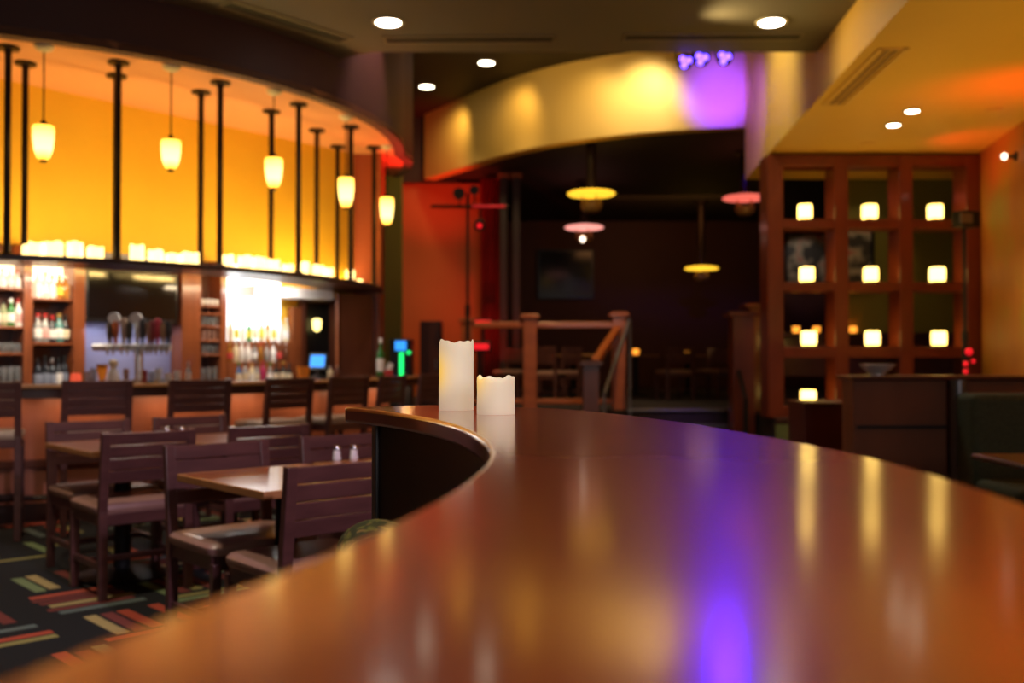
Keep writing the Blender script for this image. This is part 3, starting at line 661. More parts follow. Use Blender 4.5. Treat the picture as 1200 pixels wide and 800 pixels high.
# things standing on the bar
def stand(x, r, z=1.0405): p = RX(x, r); return Vector((p.x, p.y, z)), p.y / F
p, k = stand(89, 4.2); t = root('votive', p, 0, 'small red glass votive on the bar before the wine shelf', 'candle holder')
MB().lathe([(5 * k, 0), (6 * k, 2 * k), (6 * k, 8 * k), (5 * k, 13 * k), (4 * k, 13 * k), (4 * k, 3 * k)], n=16).build('glass_cup', emit('lit_red_votive_glass', (1, .12, .05), .7, (.5, .05, .03)), t, smooth=True)
p, k = stand(120, 4.2); t = root('beer_glass', p, 0, 'footed beer glass glowing amber beside the tap tower', 'glass')
MB().lathe([(5 * k, 0), (5 * k, 1.5 * k), (3.5 * k, 4 * k), (4.5 * k, 10 * k), (6.8 * k, 23 * k), (6 * k, 23 * k), (4 * k, 10 * k)], n=16).build('glass_body', GL['amber'], t, smooth=True)
MB().lathe([(3.6 * k, 5 * k), (4 * k, 10 * k), (5.4 * k, 19 * k), (.01, 19 * k)], n=16).build('beer', emit('beer_painted_glow', (1, .45, .08), .5, (.8, .4, .05)), t, smooth=True)  # light caught in the beer is put in as emission
p, k = stand(133, 4.15); t = root('sauce_jug', p, 0, 'cream ceramic jug with round stopper on the bar below the taps', 'jug')
MB().lathe([(6.5 * k, 0), (7 * k, 3 * k), (6.5 * k, 10 * k), (4 * k, 17 * k), (3 * k, 19 * k)], n=18).build('body', M['white'], t, smooth=True)
MB().lathe([(2.5 * k, 19 * k), (5 * k, 22 * k), (5.2 * k, 24.5 * k), (4 * k, 27 * k), (.5 * k, 28.5 * k)], n=16).build('stopper', GL['cream'], t, smooth=True)
small = [(103, 4.1, 'clear glass tumbler beside the red votive', 15, 9, None), (110, 3.95, 'stemless glass behind the beer glass', 18, 8, None), (148, 4.12, 'tan tumbler below the tap column', 17, 7, M['seat']), (170, 4.12, 'small pink cup below the tap column', 15, 6, M['curtain']), (178, 4.12, 'pale green tumbler below the taps', 13, 8, None), (186, 4.05, 'cream cup below the taps', 13, 8, M['white']), (197, 4.16, 'round white cup at the end of the drip tray', 11, 9, M['white']), (208, 4.16, 'bright white mug past the drip tray', 14, 8, M['white'])]
for (x, r, lab, h, w, mt) in small:
    p, k = stand(x, r, 1.071 if 138 < x < 206 and r < 4.09 else 1.0405); glass(p, h * k, w * k, lab, 'glasses standing on the bar', mt)
p, k = stand(221, 4.1); bottle(p, 24 * k, 6 * k, 'clear', 'silver', 'white', 'small clear bottle on the bar past the tap tower', 'bottles standing on the bar')
p, k = stand(355.5, 4.2); o = MB().lathe([(6 * k, 0), (6 * k, 2 * k), (8 * k, 16 * k), (7.4 * k, 16 * k), (5.5 * k, 2 * k)], n=18).build('plastic_cup', plain('orange_plastic', (.95, .33, .03), .4), smooth=True); o.location = p; tag(o, 'bright orange plastic cup on the bar beside the blue screen', 'cup')
for x, lab in ((387, 'cream shaker bottle beside the blue screen'), (395.5, 'tan shaker bottle near the end panel')):
    p, k = stand(x, 4.1); bottle(p, 15 * k, 6.5 * k, 'cream' if x < 390 else 'brown', 'silver', None, lab, 'shaker bottles on the bar')
p, k = stand(446, 4.2); bottle(p, 46 * k, 9 * k, 'green', 'white', 'white', 'tall green and white bottle at the far end of the bar', 'bottles standing on the bar')
p, k = stand(455, 4.2); t = root('napkin_caddy', p, .3, 'red napkin caddy with white napkins at the bar end', 'napkin holder')
MB().box((0, 0, 4 * k), (9 * k, 9 * k, 8 * k)).build('caddy', CAPS['red'], t, bevel=.006)
MB().box((.01, 0, 10 * k), (5 * k, 7 * k, 12 * k), Matrix.Rotation(.35, 3, 'Y')).build('napkins', M['white'], t)
p, k = stand(373, 3.9); t = root('register_screen', p, -.25, 'point of sale screen glowing blue behind the bar', 'screen')
MB().lathe([(.09, 0), (.09, .012), (.03, .03), (.025, .07)], n=18).build('foot', M['black_plastic'], t, smooth=True)
Ms = Matrix.Rotation(-.25, 3, 'X')
MB().box((0, 0, .165), (23 * k, .03, 20 * k), Ms).build('housing', M['black_plastic'], t, bevel=.006)
MB().box(Ms @ Vector((0, -.017, 0)) + Vector((0, 0, .165)), (18 * k, .004, 14 * k), Ms).build('display', M['blue_scr'], t)

# bar stools
def seat_pad(w, d, h, z):
    n = MB(); pts = []
    R = .05
    for cx, cy, s in ((w / 2 - R, d / 2 - R, 0), (-w / 2 + R, d / 2 - R, 1), (-w / 2 + R, -d / 2 + R, 2), (w / 2 - R, -d / 2 + R, 3)):
        for i in range(5):
            a = s * PI / 2 + i * PI / 8; pts.append((cx + R * math.cos(a), cy + R * math.sin(a)))
    m = len(pts); lev = [(0.97, 0), (1, h * .25), (1, h * .6), (.95, h * .88), (.82, h)]
    vs = [(x * k, y * k, z + hz) for k, hz in lev for x, y in pts]
    fs = [tuple(reversed(range(m))), tuple(range((len(lev) - 1) * m, len(lev) * m))]
    for j in range(len(lev) - 1): fs += [(j * m + i, j * m + (i + 1) % m, (j + 1) * m + (i + 1) % m, (j + 1) * m + i) for i in range(m)]
    return n.add(vs, fs)
def make_seat(name, cat, w, d, sz, top, slat0, nsl, gap, seat_m, foot):
    t = root(name, (0, 0, 0)); t['category'] = cat
    lw = .044; hx = w / 2 - lw / 2
    yb = -d / 2 + .02
    rake = lambda z: -.045 * max(0, (z - sz)) / (top - sz)
    for s in (-1, 1):
        m = MB(); m.beam((s * hx, yb - .01, 0), (s * hx, yb, sz), lw, .04, (0, 1, 0)); m.beam((s * hx, yb, sz - .01), (s * hx, yb + rake(top), top), lw, .036, (0, 1, 0)); m.build('back_leg', M['chair'], t, bevel=.004)
        m = MB(); m.beam((s * hx, d / 2 - .03, 0), (s * hx, d / 2 - .03, sz - .045), .038, .038, (0, 1, 0)); m.build('front_leg', M['chair'], t, bevel=.004)
    hh = (top - .004 - slat0 - gap * (nsl - 1)) / nsl
    for i in range(nsl):
        zc = slat0 + hh / 2 + i * (hh + gap); r = rake(zc)
        MB().box((0, yb + r, zc), (w - 2 * lw + .002, .02, hh), Matrix.Rotation(.10, 3, 'X')).build('top_rail' if i == nsl - 1 else 'back_slat', M['chair'], t, bevel=.004)
    m = MB(); m.box((0, d / 2 - .03, sz - .045), (w - .05, .024, .06)); m.box((0, yb, sz - .045), (w - .06, .024, .06))
    for s in (-1, 1): m.box((s * hx, -.005, sz - .045), (.024, d - .07, .06))
    m.build('seat_frame', M['chair'], t, bevel=.003)
    seat_pad(w + .01, d - .015, .055, sz - .015).build('seat', seat_m, t, smooth=True)
    m = MB()
    for s in (-1, 1): m.box((s * hx, 0, foot), (.02, d - .06, .032))
    m.build('side_stretcher', M['chair'], t, bevel=.003)
    m = MB(); m.box((0, d / 2 - .03 if sz > .6 else 0, foot + (.06 if sz > .6 else 0)), (w - .06, .02, .032)); m.build('foot_stretcher', M['chair'], t, bevel=.003)
    return t
stool = make_seat('bar_stool', 'bar stool', .47, .42, .705, 1.085, .84, 4, .002, M['stool_seat'], .2)
sx = [-16, 107, 223, 319, 387, 434, 482]
sl = ['first bar stool from the picture edge, half out of frame', 'slatted bar stool in front of the wine shelf', 'slatted bar stool in front of the television post', 'slatted bar stool before the bottle tiers', 'slatted bar stool before the glass cabinet', 'dark bar stool before the end panel of the bar', 'last bar stool by the game kiosk']
for i, x in enumerate(sx):
    p = RX(x, 4.70); q = RX(x, 4.86)
    f = (Vector((C.x, C.y)) - p).normalized()
    put(stool, i == 0, (p.x, p.y, 0), math.atan2(-f.x, f.y) + (0, .05, -.05, .06, 0, .1, -.1)[i], sl[i], 'bar stools along the round bar')

# ================================================================== DINING TABLES AND CHAIRS
e1v = Vector((.669, -.743, 0)); e2v = Vector((.743, .669, 0))
chair = make_seat('dining_chair', 'chair', .50, .47, .455, .86, .60, 4, .0045, M['seat'], .17)
def make_table():
    t = root('dining_table', (0, 0, 0)); t['category'] = 'table'
    MB().box((0, 0, .737), (.60, .74, .026)).build('table_top', M['table'], t, bevel=.004)
    m = MB()
    for s in (-1, 1): m.box((s * .302, 0, .735), (.012, .764, .032)); m.box((0, s * .376, .735), (.604, .012, .032))
    m.build('edge_band', M['table_edge'], t, bevel=.004)
    MB().tube((0, 0, .03), (0, 0, .715), .045, n=18).build('column', M['black'], t, smooth=True)
    MB().box((0, 0, .715), (.3, .3, .018)).build('top_plate', M['black'], t)
    MB().lathe([(.25, 0), (.255, .012), (.2, .03), (.07, .05), (.05, .055)], n=28).build('base', M['black'], t, smooth=True)
    return t
tab = make_table()
rzt = math.atan2(e2v.y, e2v.x)               # local x along e2, local y along -e1
T1n = Vector((-.917, 3.69, 0)); STEP = .66
def tcent(nc): return nc - e1v * .38 + e2v * .305
tabs = [(T1n, 'near dining table between two walnut chairs, its bare corner catching light'), (T1n + e2v * STEP, 'dining table tucked behind the curved counter end'), (Vector((-2.205, 5.235, 0)), 'dining table farther toward the bar stools at the frame edge'), (Vector((-2.205, 5.235, 0)) + e2v * STEP, 'dining table with shakers just before the bar stools')]
for i, (nc, lab) in enumerate(tabs):
    c = tcent(nc); put(tab, i == 0, (c.x, c.y, 0), rzt, lab, 'small dining tables between bar and counter')
rz_far = math.atan2(-e1v.x, e1v.y)           # chair facing +e1 (towards the counter)
rz_near = math.atan2(e1v.x, -e1v.y)          # chair facing -e1 (towards the bar)
def ch_from_left(p, face):                    # p = outer foot of the chair back's post seen first; returns the chair's centre
    d = e1v if face > 0 else -e1v
    return p + e2v * .25 + d * .215
chairs = [(Vector((-.832, 3.566, 0)), -1, 'near walnut chair with solid slatted back turned to us, by the green bench'),
          (Vector((-1.50, 4.35, 0)), 1, 'walnut chair facing us across the near table, tan seat showing below'),
          (Vector((-2.12, 5.11, 0)), -1, 'walnut chair seen from behind with light showing between its slats'),
          (Vector((-2.76, 5.93, 0)), 1, 'walnut chair facing us with pale seat, just behind the farther table'),
          (Vector((-1.60, 5.56, 0)), -1, 'walnut chair whose lit top rail shows behind the near table'),
          (Vector((-2.28, 6.38, 0)), 1, 'walnut chair facing us behind the two shakers near the bar stools'),
          (Vector((-1.01, 4.86, 0)), 1, 'walnut chair facing us beside the curved counter end')]
for i, (p, f, lab) in enumerate(chairs):
    c = ch_from_left(p, f); put(chair, i == 0, (c.x, c.y, 0), rz_far if f > 0 else rz_near, lab, 'dining chairs at the small tables')
def make_shaker():
    t = root('salt_shaker', (0, 0, 0)); t['category'] = 'shaker'
    MB().lathe([(.019, 0), (.021, .004), (.017, .035), (.016, .052)], n=16).build('glass_body', GL['white'], t, smooth=True)
    MB().lathe([(.0175, .051), (.0175, .062), (.013, .07), (.004, .073)], n=16).build('metal_cap', M['chrome'], t, smooth=True)
    return t
shk = make_shaker(); i = 0
for (x, y, Y, lab) in ((395, 0, 4.82, 'grey shaker on the table by the counter end, farther from the counter'), (415, 0, 4.86, 'pale shaker on the table by the counter end, nearer the counter'), (196, 0, 6.1, 'first of two small shakers on the far table'), (214, 0, 6.15, 'second of two small shakers on the far table')):
    p = PY(x, 418, Y); put(shk, i == 0, (p.x, p.y, .7502), 0, lab, 'table shakers'); i += 1

# ================================================================== THE CURVED COUNTER
inn = [(-.384, 2.277), (-.31, 2.17), (-.234, 2.036), (-.152, 1.85), (-.088, 1.64), (-.046, 1.42), (-.029, 1.25), (-.028, 1.12), (-.04, .97), (-.064, .80), (-.098, .64), (-.128, .53), (-.158, .44), (-.19, .34), (-.26, .18), (-.36, -.02), (-.5, -.25)]
out = [(-.20, 2.385), (-.07, 2.345), (.03, 2.285), (.116, 2.205), (.185, 2.08), (.24, 1.95), (.285, 1.81), (.33, 1.66), (.365, 1.48), (.392, 1.34), (.412, 1.18), (.418, 1.05), (.413, .90), (.40, .74), (.36, .5), (.28, .2), (.15, -.1)]
ci = catmull([(x, y, 0) for x, y in inn], 6); co = catmull([(x, y, 0) for x, y in out], 6)
CT = 1.135
cnt = root('curved_counter', (0, 0, 0), 0, 'polished red brown wooden counter curving toward us, two candles on it', 'counter')
MB().ribbon(ci, co, CT - .034, CT).build('counter_top', M['counter'], cnt, bevel=.007, smooth=True, seg=3)
pi_, po_ = offset(ci, .045), offset(co, -.04)
mid = lambda a, b: (a + b) / 2
# offset() turns to the side of travel; keep whichever lies inside the top
if pi_[40].x < ci[40].x: pi_ = offset(ci, -.045)
if po_[40].x > co[40].x: po_ = offset(co, .04)
ci2, co2 = pi_[3:], po_[3:]
MB().ribbon(ci2, co2, .0, CT - .034).build('side_panel', M['panel_dark'], cnt, smooth=True)
MB().box((ci2[0].x + .012, ci2[0].y, (CT - .034) / 2), (.03, .03, CT - .036), Matrix.Rotation(.5, 3, 'Z')).build('corner_trim', M['grey_metal'], cnt, bevel=.004)

# candles on the counter
def pillar(name, p, R, H, seed, label):
    t = root(name, p, 0, label, 'candle', 'flameless pillar candles on the counter')
    def wob(a, r, z):
        if z > H * .86:
            d = .0026 * math.sin(2 * a + seed) + .0016 * math.sin(5 * a + seed * 2.3) + .0015 * math.sin(9 * a + seed)
            return (.0004 * math.sin(6 * a), d)
        return (.0005 * math.sin(4 * a + seed + z * 30), 0)
    MB().lathe([(R * .985, 0), (R, .002), (R, H * .3), (R * .998, H * .6), (R, H * .87), (R * .985, H * .975), (R * .95, H), (R * .90, H * .995), (R * .84, H * .93), (R * .5, H * .89), (R * .1, H * .885)], n=72, wob=wob).build('wax', M['wax'], t, smooth=True)
    MB().tube((0, 0, H * .88), (.001, 0, H * .94), .0016, n=8).build('wick', M['black'], t)
    return t
pc = PZ(534.5, 480.5, CT); k = pc.y / F
pillar('pillar_candle', (pc.x, pc.y + .01, CT + .0003), 20.3 * k, 80.5 * k, .6, 'tall ivory pillar candle standing on the curved counter')
pc = PZ(581, 485.6, CT); k = pc.y / F
pillar('pillar_candle', (pc.x, pc.y + .01, CT + .0003), 22.3 * k, 43.5 * k, 2.4, 'short ivory pillar candle beside the tall one on the counter')

# green bench back hugging the inner side of the counter
sel = [p for p in ci if .45 < p.y < 1.80]
b0, b1 = [], []
oa = offset(sel, .07); ob = offset(sel, .20)
if oa[len(oa) // 2].x > sel[len(sel) // 2].x: oa = offset(sel, -.07); ob = offset(sel, -.20)
bench = root('booth_bench', (0, 0, 0), 0, 'green patterned booth bench tucked inside the curve of the counter', 'bench')
# rounded section swept along the curve
def sweep(A_, B_, ztop, zbot):
    m = MB(); n = len(A_); S = 12; vs = []
    for i in range(n):
        tt = min(i, 6) / 6; kk = math.sqrt(max(0.02, 1 - (1 - tt) ** 2))
        zt = zbot + (ztop - zbot) * (.90 + .10 * kk); c = (A_[i] + B_[i]) / 2; h = (A_[i] - B_[i]) / 2
        ring = [c + h * 1 + Vector((0, 0, zbot))]
        for j in range(S + 1):
            a = PI * j / S; ring.append(c + h * math.cos(a) * (.55 + .45 * kk) + Vector((0, 0, zt - .05 + .05 * math.sin(a))))
        ring.append(c - h + Vector((0, 0, zbot))); vs += ring
    w = S + 3; fs = []
    for i in range(n - 1):
        fs += [(i * w + j, i * w + (j + 1) % w, (i + 1) * w + (j + 1) % w, (i + 1) * w + j) for j in range(w)]
    fs += [tuple(range(w)), tuple(reversed(range((n - 1) * w, n * w)))]
    return m.add(vs, fs)
sweep(oa, ob, .995, .02).build('backrest', M['dash_fabric'], bench, smooth=True)
oc = [p + (ob[i] - oa[i]).normalized() * .40 for i, p in enumerate(ob)]
sweep(ob, oc, .46, .02).build('seat', M['dash_fabric'], bench, smooth=True)

# ================================================================== BOOTHS ON THE OTHER SIDE
pt = root('booth_partition', (0, 0, 0), 0, 'dark wooden booth partition with a flat cap, silver bowl on top', 'partition')
PYY = 6.9; x0 = PY(1000, 418, PYY).x; zc_ = zat(440, PYY)
MB().box(((x0 + 4.3) / 2, PYY + .13, (zc_ - .03) / 2), (4.3 - x0, .24, zc_ - .03)).build('panel', M['booth_wood'], pt, bevel=.006)
MB().box(((x0 - .03 + 4.32) / 2, PYY + .12, zc_ - .015), (4.35 - x0, .34, .03)).build('cap', M['cherry_dark'], pt, bevel=.008)
MB().box(((x0 + PY(1112, 418, PYY).x) / 2, PYY - .003, zat(500, PYY)), (.62, .02, .02)).build('groove', M['black'], pt)
xg = PY(1125, 418, PYY - .1).x
cp = MB().tube((xg, PYY - .07, 0), (xg, PYY - .07, zc_ - .03), .055, n=20).build('corner_post', M['grey_metal'], pt, smooth=True); cp['label'] = 'grey metal corner post'
bb = root('booth_bench', (0, 0, 0), 0, 'dark green upholstered booth seat in front of the wooden partition', 'bench')
xb = PY(1139, 418, 6.49).x
MB().box(((xb + 4.1) / 2, 6.62, zat(465, 6.5) / 2 + .02), (4.1 - xb, .26, zat(465, 6.5))).build('backrest', M['green_uph'], bb, bevel=.05, seg=4)
MB().box(((xb + 4.1) / 2, 6.2, .24), (4.1 - xb, .58, .44)).build('seat', M['green_uph'], bb, bevel=.05, seg=4)
bt = root('booth_table', (0, 0, 0), 0, 'dark booth table whose rounded corner shows at the frame edge', 'table')
p = PZ(1166, 538, .75)
MB().box((p.x + .62, p.y, .735), (1.2, .62, .03)).build('table_top', M['cherry_dark'], bt, bevel=.03, seg=4)
MB().tube((p.x + .62, p.y, .03), (p.x + .62, p.y, .72), .045, n=16).build('column', M['black'], bt, smooth=True)
MB().lathe([(.26, 0), (.26, .012), (.07, .05)], (p.x + .62, p.y, 0), n=24).build('base', M['black'], bt, smooth=True)
cb = root('low_cabinet', (0, 0, 0), 0, 'low oxblood cabinet beside the end of the booth partition', 'cabinet')
c0, c1 = PY(943, 418, 8.3).x, PY(1003, 418, 8.3).x; cz = zat(471, 8.3)
MB().box(((c0 + c1) / 2, 8.55, cz / 2 - .015), (c1 - c0, .5, cz - .03)).build('body', M['oxblood'], cb, bevel=.006)
MB().box(((c0 + c1) / 2, 8.55, cz - .015), (c1 - c0 + .03, .54, .03)).build('top', M['cherry_dark'], cb, bevel=.006)
# silver bowl
p = PY(1028, 440, PYY + .12); k = p.y / F
bw = root('serving_bowl', (p.x, p.y, zc_ + .0005), 0, 'silver serving bowl with wide rim on the partition cap', 'bowl')
MB().lathe([(8 * k, 0), (8 * k, 1.5 * k), (10 * k, 3 * k), (15 * k, 7 * k), (20 * k, 12 * k), (21 * k, 13 * k), (19 * k, 12.4 * k), (14 * k, 7.6 * k), (2 * k, 4 * k)], n=32).build('bowl', M['silver'], bw, smooth=True)
MB().box((5 * k, 0, 9 * k), (8 * k, 8 * k, 4 * k), Matrix.Rotation(.4, 3, 'Z')).build('folded_napkin', M['white'], bw, bevel=.01)

# ================================================================== LATTICE DIVIDER WITH LANTERNS
LY = 11.65; LD = .37
lat = root('lattice_divider', (PY(1028, 418, LY).x, LY, PLAT), 0, 'tall red brown wooden grid divider holding square lanterns', 'divider')
ox = lat.location.x
def lx(x): return PY(x, 418, LY).x - ox
def lz(y): return zat(y, LY) - PLAT
ztop = min(lz(181), SOF - PLAT - .004)
for (xa, xb_) in ((900, 918.5), (979, 995), (1055, 1071), (1134, 1156)):
    MB().box(((lx(xa) + lx(xb_)) / 2, LD / 2, ztop / 2), (lx(xb_) - lx(xa), LD, ztop)).build('upright', M['lattice'], lat, bevel=.008)
X0, X1 = lx(903), lx(1152)
for (ya, yb_) in ((181, 194), (256.5, 267), (330.5, 341), (406, 419), (476, 490)):
    zt_, zb2 = min(lz(ya), ztop - .002), max(lz(yb_), .0)
    MB().box(((X0 + X1) / 2, LD / 2, (zt_ + zb2) / 2), (X1 - X0, LD - .02, zt_ - zb2)).build('shelf', M['lattice'], lat, bevel=.006)
def make_lantern():
    t = root('lantern', (0, 0, 0)); t['category'] = 'lantern'
    m = MB(); R = .078; n = 32; lev = [(.86, 0), (.97, .012), (1, .04), (1, .12), (.97, .15), (.90, .165), (.84, .163), (.80, .14)]
    def sq(a): return 1 / (abs(math.cos(a)) ** 4 + abs(math.sin(a)) ** 4) ** .25
    vs = [(R * s * sq(2 * PI * i / n) * math.cos(2 * PI * i / n), R * s * sq(2 * PI * i / n) * math.sin(2 * PI * i / n), z + .018) for s, z in lev for i in range(n)]
    fs = [tuple(reversed(range(n))), tuple(range((len(lev) - 1) * n, len(lev) * n))]
    for j in range(len(lev) - 1): fs += [(j * n + i, j * n + (i + 1) % n, (j + 1) * n + (i + 1) % n, (j + 1) * n + i) for i in range(n)]
    m.add(vs, fs).build('glass_cube', M['lantern'], t, smooth=True)
    MB().box((0, 0, .009), (.13, .13, .018)).build('base', M['bronze'], t, bevel=.004)
    return t
lan = make_lantern(); i = 0
rows = [(256.5, (944, 1020, 1097), 'top'), (330.5, (946, 1021, 1099), 'second'), (406, (948, 1022.5, 1100.5), 'third'), (476, (947,), 'bottom')]
cols = ['stage side', 'middle', 'wall side']
for (y, xs, rn) in rows:
    for j, x in enumerate(xs):
        pz = zat(y, LY); Yl = LY + .13; p = PY(x, 418, Yl)
        put(lan, i == 0, (p.x, Yl, pz + .0005), .1 * ((i * 3) % 4 - 1.5), f'glowing square lantern in the {rn} row, {cols[j]} column of the lattice', 'lanterns in the lattice divider'); i += 1
# posters seen through the lattice, amber lamps
def poster(name, c, w, h, label, seed):
    t = root(name, c, 0, label, 'picture', 'pictures on the walls behind the lattice')
    m = MB()
    for s in (-1, 1): m.box((s * w / 2, 0, 0), (.05, .04, h + .05)); m.box((0, 0, s * h / 2), (w, .04, .05))
    m.build('frame', M['black'], t, bevel=.004)
    mt, tt, b = nt('poster_print')
    tc = tt.nodes.new('ShaderNodeTexCoord'); n = tt.nodes.new('ShaderNodeTexNoise'); n.inputs['Scale'].default_value = 3; mp = tt.nodes.new('ShaderNodeMapping'); mp.inputs['Location'].default_value = (seed, seed * .3, 0)
    rp = tt.nodes.new('ShaderNodeValToRGB'); cr = rp.color_ramp; cr.elements[0].position = .42; cr.elements[0].color = (.07, .06, .05, 1); cr.elements[1].position = .66; cr.elements[1].color = (.6, .12, .1, 1); e = cr.elements.new(.54); e.color = (.6, .5, .36, 1)
    tt.links.new(tc.outputs['Object'], mp.inputs[0]); tt.links.new(mp.outputs[0], n.inputs['Vector']); tt.links.new(n.outputs['Fac'], rp.inputs['Fac']); tt.links.new(rp.outputs['Color'], b.inputs['Base Color'])
    MB().box((0, .005, 0), (w, .015, h)).build('print', mt, t)
p = PY(945, 303, 23.24); poster('framed_poster', p, .92, 1.15, 'dark framed poster on the far wall behind the stage side column', 1.3)
p = PY(1000, 303, 15.16); poster('framed_poster', p + Vector((.08, 0, 0)), .42, .95, 'framed poster on the olive wall behind the middle column', 4.1)
spot('poster_light', (5.0, 14.2, 4.2), (5.4, 15.2, 2.7), 10, (1, .8, .55), 50); spot('poster_light', (6.6, 21.8, 4.2), (6.8, 23.3, 3.3), 14, (1, .85, .7), 50)

# ================================================================== STEPS, RAILINGS, STAGE ROOM
stp = root('steps', (0, 0, 0), 0, 'dark carpeted steps rising to the stage room', 'steps')
sx0, sx1 = 1.54, 2.86
for k, (y, z) in enumerate(((12.62, .18), (12.98, .36))):
    MB().box(((sx0 + sx1) / 2, (y + 13.34) / 2, z / 2), (sx1 - sx0, 13.34 - y, z)).build('step', M['plat_carpet'], stp)
    MB().box(((sx0 + sx1) / 2, y, z - .01), (sx1 - sx0, .05, .034)).build('nosing', M['grey_metal'], stp, bevel=.008)
MB().box(((sx0 + sx1) / 2, 13.34, PLAT - .004), (sx1 - sx0, .05, .034)).build('nosing', M['grey_metal'], stp, bevel=.008)
def newel(m, x, y, z0, z1, w=.16):
    m.box((x, y, (z0 + z1) / 2), (w, w, z1 - z0)); m.box((x, y, z1 + .02), (w * 1.45, w * 1.45, .04)); m.box((x, y, z1 + .05), (w * 1.15, w * 1.15, .02)); return m
RY = 13.46
rl = root('railing', (0, 0, 0), 0, 'wooden railing along the platform edge with square newel posts', 'railing')
zr = zat(378, RY)
xs_ = [PY(x, 418, RY).x for x in (547, 621, 725)]
for i, x in enumerate(xs_): newel(MB(), x, RY, PLAT, zat((378, 373, 371)[i], RY), (.15, .18, .18)[i]).build('post', M['rail_wood'], rl, bevel=.006)
for a_, b_ in ((0, 1), (1, 2)):
    MB().beam((xs_[a_], RY, zr - .035), (xs_[b_], RY, zr - .03), .11, .085).build('top_rail', M['rail_wood'], rl, bevel=.015)
    MB().beam((xs_[a_], RY, zat(470, RY)), (xs_[b_], RY, zat(470, RY)), .07, .07).build('bottom_rail', M['rail_wood'], rl, bevel=.01)
ln_ = PY(692, 418, 12.45)
newel(MB(), ln_.x, 12.45, 0, zat(428, 12.45), .2).build('post', M['cherry_dark'], rl, bevel=.006)
MB().beam((ln_.x + .06, 12.45, zat(424, 12.45)), (xs_[2], RY, zr - .06), .10, .09).build('stair_rail', M['rail_wood'], rl, bevel=.015)
m = MB(); q0, q1 = Vector((ln_.x + .16, 12.35, zat(462, 12.35))), Vector((xs_[2] + .14, RY - .1, zat(375, RY)))
m.tube(q0, q1, .025, n=10); m.tube(q0, (q0.x, q0.y, 0.0), .022, n=10); m.tube(q1, (q1.x, q1.y, .40), .022, n=10); hr = m.build('hand_rail', M['grey_metal'], rl, smooth=True); hr['label'] = 'slim grey metal hand rail'
r2 = root('railing', (0, 0, 0), 0, 'stair railing with stout boxed newels beside the lattice', 'railing')
for (x, Y, yt, w) in ((869, 12.4, 371, .27), (887, 12.95, 361, .27)):
    X = PY(x, 418, Y).x; newel(MB(), X, Y, 0 if Y < 12.5 and X < 3.05 else PLAT, zat(yt, Y), w).build('post', M['lattice'], r2, bevel=.006)
q0 = PY(856, 395, 13.2); q1 = PY(874, 468, 11.6)
m = MB(); m.tube(q0, q1, .026, n=10); m.tube(q1, (q1.x, q1.y, .0), .03, n=10); m.tube(q0, (q0.x, q0.y, PLAT - .2), .022, n=10); hr = m.build('hand_rail', M['black'], r2, smooth=True); hr['label'] = 'black metal hand rail'
# curtain, columns
cu = MB(); xa, xb_ = PY(563, 418, 17.2).x, PY(588, 418, 17.2).x
pts = [Vector((xa + (xb_ - xa) * i / 40, 17.2 + .05 * math.sin(i * 1.1), 0)) for i in range(41)]
cu.ribbon(pts, [p + Vector((0, .03, 0)) for p in pts], PLAT + .003, ARCHZ - .02); o = cu.build('stage_curtain', M['curtain'], smooth=True); tag(o, 'narrow red curtain hanging beside the stage opening', 'curtain')
for x, lab in ((590, 'slim wooden column beside the red curtain'), (605, 'slim wooden column farther from the red curtain')):
    X = PY(x, 418, 16.8).x; t = root('slim_column', (X, 16.8, PLAT), 0, lab, 'column', 'slim columns by the curtain')
    MB().box((0, 0, (ARCHZ - PLAT) / 2), (.13, .13, ARCHZ - PLAT)).build('shaft', M['panel_dark'], t, bevel=.01)
    MB().box((0, 0, .06), (.2, .2, .12)).build('foot', M['cherry_dark'], t, bevel=.01)
    MB().box((0, 0, ARCHZ - PLAT - .05), (.2, .2, .08)).build('capital', M['rail_wood'], t, bevel=.01)
# stage room pendants
def big_pendant(x, y, wpx, Y, mat, label, bulb=False):
    p = PY(x, y, Y); k = Y / F; R = wpx / 2 * k
    t = root('disc_pendant', (p.x, p.y, ARCHZ + .07), 0, label, 'pendant lamp', 'disc pendants in the stage room'); z = p.z - (ARCHZ + .07)
    MB().lathe([(.16, 0), (.16, -.025), (.05, -.06)], n=24).build('ceiling_plate', M['bronze'], t, smooth=True)
    MB().tube((0, 0, -.04), (0, 0, z + R * .12), R * .21, n=18).build('stem', M['bronze'], t, smooth=True)
    MB().lathe([(R * .22, z + R * .16), (R * .6, z + R * .12), (R * .93, z + R * .06), (R, z), (R * .93, z - R * .06), (R * .5, z - R * .11), (R * .25, z - R * .12)], n=36).build('disc_shade', mat, t, smooth=True)
    m = MB()
    for a in range(4): m.tube((R * .42 * math.cos(a * PI / 2 + .4), R * .42 * math.sin(a * PI / 2 + .4), z - R * .12), (R * .4 * math.cos(a * PI / 2 + .4), R * .4 * math.sin(a * PI / 2 + .4), z - R * .42), R * .035, n=8)
    m.build('rod', M['brass'], t, smooth=True)
    MB().lathe([(R * .44, z - R * .38), (R * .44, z - R * .55), (R * .34, z - R * .72), (R * .1, z - R * .80)], n=20).build('lower_cup', M['brass'], t, smooth=True)
    if bulb: MB().lathe([(.02, z - R * .5), (R * .12, z - R * .58), (R * .12, z - R * .68), (.02, z - R * .78)], (-R * .1, -R * .4, 0), n=16).build('bulb', M['bulb'], t, smooth=True)
big_pendant(693, 227, 57, 14.6, M['disc_y'], 'amber disc pendant hanging nearest the arch')
big_pendant(684.5, 266.5, 46, 18.0, M['disc_pink'], 'pale red disc pendant below the amber one', True)
big_pendant(873, 232, 53, 15.4, M['disc_r'], 'red disc pendant beside the lattice divider')
